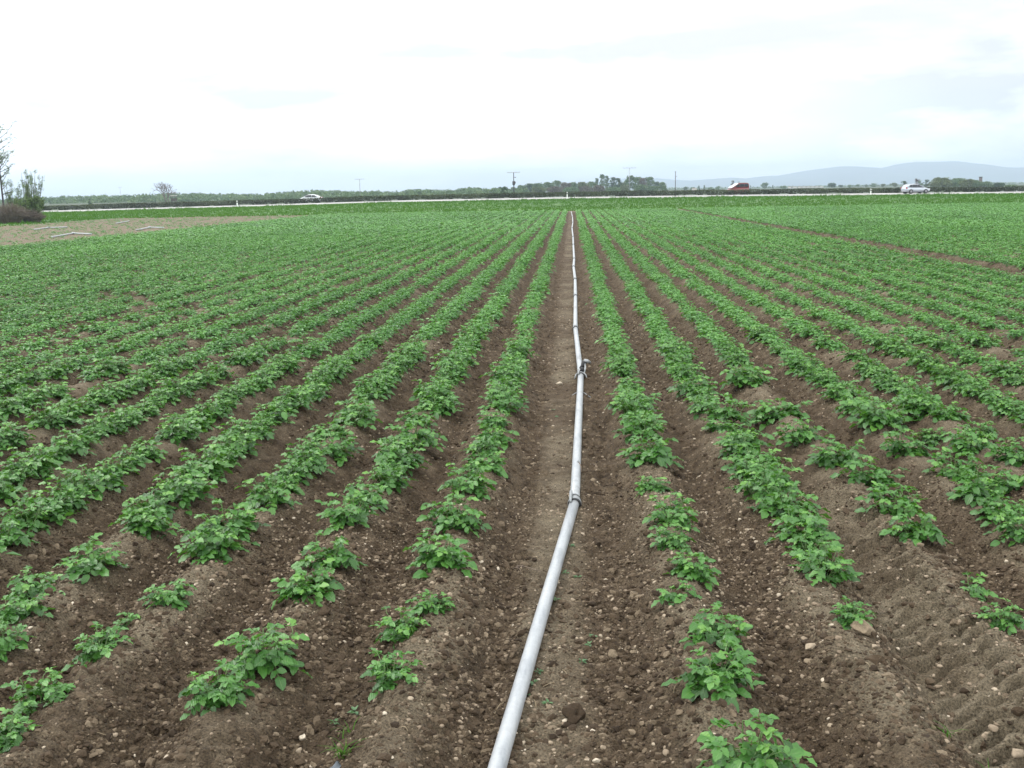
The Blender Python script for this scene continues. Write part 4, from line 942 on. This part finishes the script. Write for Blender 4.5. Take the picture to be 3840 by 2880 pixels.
MB().add([(.12, -.76, 1.95), (.12, .76, 1.95), (1.38, .84, 1.21), (1.38, -.84, 1.21), (.15, -.76, 2.0), (.15, .76, 2.0), (1.43, .84, 1.25), (1.43, -.84, 1.25)], [(4, 7, 6, 5), (0, 1, 2, 3), (0, 4, 5, 1), (1, 5, 6, 2), (2, 6, 7, 3), (3, 7, 4, 0)]).build('windscreen', M['lamp_and_sky'], red)  # windscreen coloured pale to stand for the sky it reflects
MB().box((-.85, 0, 2.085), (1.6, 1.3, .04)).build('roof_sky_reflection', M['paint_and_sky'], red)  # pale panel added on the red roof as a painted sky reflection

# ------------------------------------------------------------------ poles, hide, chimney, houses
M['wood'] = simple('weathered pole wood', (.075, .068, .062), .9, .3, 5); M['steel'] = simple('grey steel', (.30, .31, .32), .5, .15, 10, .4)
def upole(label, px, top, Y, arm_px, r, mat, transformer=False, arm_mat=None):
    x, zt = at_depth(px, top, Y); z0 = float(terrain(np.array([x]), np.array([Y]))[0]); h = zt - z0; arm = arm_px * Y / FPX
    o = thing('utility_pole', label, 'utility pole', (x, Y, z0), 0, 'utility poles beyond the hedge')
    MB().tube([(0, 0, -.2), (0, 0, h)], [r, r * .75], 10).build('pole', mat, o, True)
    if arm:
        MB().box((0, -r, h - .10), (arm, .10, .12)).build('crossarm', arm_mat or mat, o)
        for q in (-.46, -.2, .2, .46): MB().tube([(arm * q, -r, h - .04), (arm * q, -r, h + .1), (arm * q, -r, h + .2)], [.05, .07, .03], 8).build('insulator', M['steel'], o, True)
    if transformer:
        tb = MB(); tb.tube([(.0, -.35, h * .50), (.0, -.35, h * .52), (0, -.35, h * .64), (0, -.35, h * .66)], [.30, .42, .42, .25], 14); tb.box((.32, -.2, h * .60), (.5, .4, .55)); tb.build('transformer', M['bark_dark'], o, True)
        MB().box((.45, -.1, h * .80), (.45, .2, .22)).build('switch_box', M['wood'], o)
    return o
upole('dark wooden utility pole with crossarm and transformer left of the grove', 1926, 646, 330, 46, .16, M['bark_dark'], True, M['steel'])
upole('pale thin utility pole with crossarm rising above the grove', 2360, 629, 430, 48, .13, M['steel'])
upole('slender grey utility pole with crossarm above the far wood', 1348, 671, 430, 36, .13, M['steel'])
upole('faint tiny utility pole far off above the wood by the bare tree', 450, 702, 800, 14, .13, M['steel'])
x, zt = at_depth(2533, 643, 164.5); z0 = float(terrain(np.array([x]), np.array([164.5]))[0])
o = thing('roadside_pole', 'slim dark upright pole standing at the road edge right of the grove', 'pole', (x, 164.5, z0))
MB().tube([(0, 0, -.1), (0, 0, zt - z0)], [.055, .045], 10).build('shaft', M['wood'], o, True)
MB().box((0, 0, zt - z0 - .06), (.24, .12, .10)).build('pole_cap', M['steel'], o); MB().box((.10, 0, zt - z0 - .75), (.30, .05, .05)).build('bracket', M['steel'], o)
# raised hide
x, zt = at_depth(651, 733, 232); z0 = float(terrain(np.array([x]), np.array([232.0]))[0]); h = zt - z0
o = thing('raised_hide', 'small wooden hunting hide on legs beside the bare tree', 'hide', (x, 232, z0))
for sx__, sy__ in ((-.42, -.42), (.42, -.42), (-.42, .42), (.42, .42)): MB().tube([(sx__ * 1.25, sy__ * 1.25, -.1), (sx__, sy__, h - .1)], .05, 7).build('leg', M['wood'], o)
MB().box((0, 0, h - .92), (1.0, 1.0, .62)).build('cabin_wall', M['wood'], o)
MB().box((0, 0, h - .06), (1.2, 1.2, .12), top=.9).build('roof', simple('pale roof board', (.45, .43, .40), .8), o)
for sx__, sy__ in ((-.45, -.45), (.45, -.45)): MB().box((sx__, sy__, h - .36), (.10, .10, .50)).build('corner_post', M['bark_dark'], o)
MB().tube([(.3, -.9, 0), (.3, -.5, h - .8)], .035, 6).build('ladder', M['wood'], o)
# chimney and far farm roofs
M['brick'] = simple('dark chimney brick', (.10, .075, .070), .9, .2, 3); M['tile'] = simple('red roof tiles', (.30, .14, .10), .85, .2, 2); M['render'] = simple('pale house render', (.55, .52, .48), .9, .1, 2)
x, zt = at_depth(3678, 662, 540); o = thing('chimney', 'tall dark brick chimney rising from the right grove', 'chimney', (x, 540, -.1))
MB().tube([(0, 0, 0), (0, 0, zt - .5)], [1.0, .72], 14).build('shaft', M['brick'], o, True); MB().tube([(0, 0, zt - .5), (0, 0, zt - .35), (0, 0, zt)], [.74, .86, .86], 14).build('rim', M['bark_dark'], o, True)
def house(label, px, top, wpx, Y, mat):
    x, zt = at_depth(px, top, Y); w = wpx * Y / FPX; o = thing('farm_house', label, 'house', (x, Y, -.09), 0, 'farm buildings on the plain')
    hw = max(1.6, zt * .55); MB().box((0, 0, hw / 2), (w, 8, hw)).build('wall', M['render'], o)
    V = [(-w / 2 - .3, -4.4, hw + .01), (w / 2 + .3, -4.4, hw + .01), (w / 2 + .3, 4.4, hw + .01), (-w / 2 - .3, 4.4, hw + .01), (-w / 2 - .3, 0, zt), (w / 2 + .3, 0, zt)]
    ro = MB().add(V, [(0, 1, 5, 4), (2, 3, 4, 5), (0, 3, 2, 1)], [(0, 4, 3), (1, 2, 5)]).build('roof', mat, o)
    for q in np.arange(-w / 2 + 2, w / 2 - 1, 4.0): MB().box((q, -4.02, hw * .55), (1.1, .10, hw * .4)).build('window', M['glass'], o)
house('long low farm building with faded red roof below the hills', 3040, 699, 84, 1050, M['tile'])
house('small farm house with red roof left of long farm building', 2972, 700, 26, 1000, M['tile'])
house('small pale house between the conifers and the red van', 2604, 705, 12, 760, M['tile'])

# ------------------------------------------------------------------ bare tree, left shrubs and bush
def branch(mb, p, d, L_, r, depth, g, tips, up=.12, split=3, curl=.25, thin=.61):
    n = 4; P = [p]
    for i in range(n - 1):
        d = d + g.normal(0, curl, 3) * .5 + np.array([0, 0, up]); d /= np.linalg.norm(d); P.append(P[-1] + d * L_ / (n - 1))
    mb.tube(P, np.linspace(r, r * .6, n), 6 if depth > 1 else 4, False); tips.append(P[-1])
    if depth == 0: return
    for k in range(split):
        a = g.normal(0, 1, 3); a -= a.dot(d) * d; a /= np.linalg.norm(a); nd = d * .75 + a * g.uniform(.45, .85); nd /= np.linalg.norm(nd)
        branch(mb, P[-1] if k < 2 else P[2], nd, L_ * g.uniform(.58, .82), r * thin, depth - 1, g, tips, up, split, curl)
M['pale_bark'] = simple('pale bare bark', (.115, .10, .09), .9, .2, 4)
xb, zb = at_depth(634, 757, 236); g = np.random.default_rng(12); z0 = float(terrain(np.array([xb]), np.array([236.0]))[0])
o = thing('bare_tree', 'leafless twin trunk tree with a wide twiggy crown beside the hide', 'tree', (xb, 236, z0))
for sgn in (-1, 1):
    mb = MB(); tips = []; st = np.array([.25 * sgn, 0, 0]); kn = np.array([-.95 + .55 * (sgn > 0), 0, 2.2]) if sgn < 0 else np.array([-.25, .1, 2.0])
    mb.tube([st, (st + kn) / 2 + np.array([-.06, 0, 0]), kn], [.20, .16, .13], 8)
    for dd in ((-.75, .2, .65), (.05, -.4, 1), (.1, .4, 1)) if sgn < 0 else ((.25, .2, 1), (.6, -.3, .8), (-.15, .3, 1)):
        dd = np.array(dd); dd /= np.linalg.norm(dd); branch(mb, kn, dd, 1.32, .095, 4, g, tips, .05, 3, .22)
    mb.build('trunk', M['pale_bark'], o, True)
tree('conifer_tree', 'dark pointed bush standing behind the hedge far left', 335, 745, 26, 230, 'tree_dark', 'cone', None, 7, 'tree', .7)
tree('shrub', 'low dark leafy shrub peeping over hedge left of utility pole', 1892, 703, 34, 300, 'tree_dark', 'round', None, 8, 'shrub', .8)
# upright leafing shrubs at the left edge
M['bud'] = leafy('young shrub leaves', [(0, (.048, .085, .032)), (.5, (.100, .160, .058)), (1, (.165, .235, .085))], .6, .25, (.14, .20, .03), .25)
def upright(label, px, top, wpx, Y, nst, seed, lf=14, bot=828, lsize=.055, name='leafing_shrub', cat='shrub', group='leafing shrubs at the left edge'):
    x, zt = at_depth(px, top, Y); _, zb = at_depth(px, bot, Y); z0 = float(terrain(np.array([x]), np.array([Y]))[0]); h = zt - z0; w = wpx * Y / FPX
    g = np.random.default_rng(seed); o = thing(name, label, cat, (x, Y, z0), 0, group); mb = MB(); C, R = [], []
    for s_ in range(nst):
        a = g.uniform(0, 6.28); q = w / 2 * math.sqrt(g.random()); hh = h * (1 if s_ == 0 else g.uniform(.55, .97)); tip = np.array([math.cos(a) * q, math.sin(a) * q, hh])
        b0 = tip * np.array([.12, .12, 0]); mid = (b0 + tip) / 2 + np.array([g.normal(0, .05), g.normal(0, .05), 0]) * w
        mb.tube([b0 + np.array([0, 0, -.1]), b0 * .6 + mid * .4, mid, tip], [.05, .042, .03, .010], 5, False)
        for k in range(lf):
            f_ = g.uniform(.10, 1); c_ = b0 + (tip - b0) * f_; L_ = w * .22 * (1.1 - f_); a2 = g.uniform(0, 6.28); e = c_ + np.array([math.cos(a2) * L_, math.sin(a2) * L_, L_ * 1.2])
            mb.tube([c_, (c_ + e) / 2, e], [.014, .010, .005], 4, False); C += [e, (c_ + e) / 2, c_]; R += [.22, .18, .14]
    mb.build('stem', M['bark_dark'], o, True)
    V, Q, T = clump_leaves(C, R, 6, lsize, seed + 3, (.5, .28), 1.1)
    link('foliage', np_mesh('shrub_foliage', V, Q, attrs={'tone': T}, smooth=False, mat=M['bud']), o); return o
upright('upright leafing shrub with thin shoots directly beside the tall tree', 40, 652, 84, 108, 10, 1, 10, lsize=.05)
upright('tallest upright leafing shrub in middle of the left edge clump', 88, 633, 92, 106, 13, 2, 11, lsize=.05)
upright('spreading leafing shrub at road side of the left edge clump', 122, 652, 96, 104, 13, 3, 11, lsize=.05)
upright('dense low green shrub at the foot of the left edge clump', 104, 738, 130, 102, 34, 4, 18, 828, .075)
x, zt = at_depth(-14, 520, 105); g = np.random.default_rng(31); z0 = float(terrain(np.array([x]), np.array([105.0]))[0]); h = zt - z0
o = thing('tall_tree', 'tall thinly leafed tree cut off by the left frame edge', 'tree', (x, 105, z0)); mb = MB(); C, R = [], []
mb.tube([(0, 0, -.1), (.05, 0, h * .3), (.0, 0, h * .65), (.05, 0, h)], [.11, .09, .065, .02], 9)
for k in range(46):
    f_ = g.uniform(.32, 1); a = g.uniform(0, 6.28); L_ = h * .17 * g.uniform(.5, 1.4); s0 = np.array([0, 0, h * f_]); e = s0 + np.array([math.cos(a) * L_, math.sin(a) * L_, L_ * g.uniform(.15, 1.3)])
    mb.tube([s0, (s0 + e) / 2 + np.array([0, 0, -.08 * L_]), e], [.035, .024, .008], 5, False)
    for q in np.linspace(.45, 1, 6): C.append(s0 + (e - s0) * q + g.normal(0, .12, 3)); R.append(.17)
mb.build('trunk', M['bark_dark'], o, True); V, Q, T = clump_leaves(C, R, 7, .06, 33, (.4, .25), .7)
link('crown', np_mesh('crown', V, Q, attrs={'tone': T}, smooth=False, mat=M['bud']), o)
# bare brown bush in front
M['brown_twig'] = simple('brown bare twigs', (.125, .100, .076), .9, .25, 3)
def bare_bush(label, px, top, wpx, Y, n, seed):
    x, zt = at_depth(px, top, Y); z0 = float(terrain(np.array([x]), np.array([Y]))[0]); h = zt - z0; w = wpx * Y / FPX; g = np.random.default_rng(seed); mb = MB()
    for _ in range(n):
        a = g.uniform(0, 6.28); q = math.sqrt(g.random()) * w / 2; b0 = np.array([math.cos(a) * q * .45, math.sin(a) * q * .45, -.05]); hh = h * math.sqrt(max(.05, 1 - (q / (w / 2)) ** 2 * .75)) * g.uniform(.6, 1.05)
        e = np.array([math.cos(a) * q * 1.05, math.sin(a) * q * 1.05, hh]); m_ = (b0 + e) / 2 + np.array([0, 0, .18 * h]); mb.tube([b0, m_, e], [.020, .014, .006], 3, False)
        for _k in range(4):
            f_ = g.uniform(.2, .95); s0 = b0 + (e - b0) * f_ + np.array([0, 0, .18 * h * 4 * f_ * (1 - f_) * .5]); e2 = s0 + g.normal(0, .22, 3) * np.array([1, 1, .8]) + np.array([0, 0, .1]); mb.tube([s0, e2], [.010, .005], 3, False)
    o = thing('bare_bush', label, 'bush', (x, Y, z0), 0, 'bare bushes at the left edge'); mb.build('stem', M['brown_twig'], o); return o
bare_bush('large bare brown twiggy bush at the left edge', 30, 758, 150, 99, 620, 1)
bare_bush('low bare brown bush spreading towards the road from the larger one', 118, 786, 100, 101, 380, 2)

# ------------------------------------------------------------------ hills
hp = [(2050, 712), (2200, 690), (2380, 664), (2454, 669), (2524, 675), (2576, 677), (2628, 674), (2720, 667), (2740, 666), (2786, 671), (2873, 660), (2933, 659), (3020, 644), (3080, 633), (3145, 624), (3180, 624), (3237, 628), (3302, 633), (3345, 625), (3400, 611), (3427, 608), (3508, 607), (3562, 613), (3644, 627), (3698, 630), (3840, 641), (4000, 650), (4300, 668), (4700, 690)]
hx, hy = np.array(hp, float).T; YH = 6400.0; cols = np.linspace(2050, 4700, 240); cx_, cz_ = [], []
for px in cols:
    x, z = at_depth(px, np.interp(px, hx, hy), YH); cx_.append(x); cz_.append(max(1.0, z))
cx_, cz_ = np.array(cx_), np.array(cz_); dep = np.linspace(-1, 1, 41); Xh = np.repeat(cx_[None], 41, 0); Yh = YH + dep[:, None] * 1500 + 0 * Xh
Zh = cz_[None] * (np.cos(dep * math.pi / 2)[:, None] ** 1.3) * (1 + .30 * fbm(Xh / 420, Yh / 420, 200, 4) * (1 - np.exp(-(dep[:, None] / .25) ** 2))) - .5
M['hill'] = simple('wooded hill', (.035, .060, .040), .95, .4, .004)
tag(link('hills', np_mesh('hills', np.stack([Xh, Yh, Zh], -1), grid_quads(len(cols), 41), mat=M['hill'])), kind='structure')
xm, zm = at_depth(3437, 600, YH); o = thing('radio_mast', 'faint thin radio mast on the hill summit', 'mast', (xm, YH, zm - 26)); MB().tube([(0, 0, 0), (0, 0, 26)], [1.6, .8], 8).build('shaft', M['steel'], o)

# ------------------------------------------------------------------ haze
mb = MB().box((0, 0, 0), (17600, 17600, 170)); V = mb.V[0]; V[:, 2] += 85 - 1.8
hz = mb.build('haze', None); tag(hz, 'pale haze over the plain and hills', 'haze', kind='stuff')
m = bpy.data.materials.new('haze'); m.use_nodes = True; t = m.node_tree; t.nodes.clear(); mo = t.nodes.new('ShaderNodeOutputMaterial'); pv = t.nodes.new('ShaderNodeVolumePrincipled')
pv.inputs['Color'].default_value = (.65, .76, .92, 1); pv.inputs['Density'].default_value = 2.7e-4; pv.inputs['Anisotropy'].default_value = 0.45
t.links.new(pv.outputs[0], mo.inputs['Volume']); hz.data.materials.append(m)
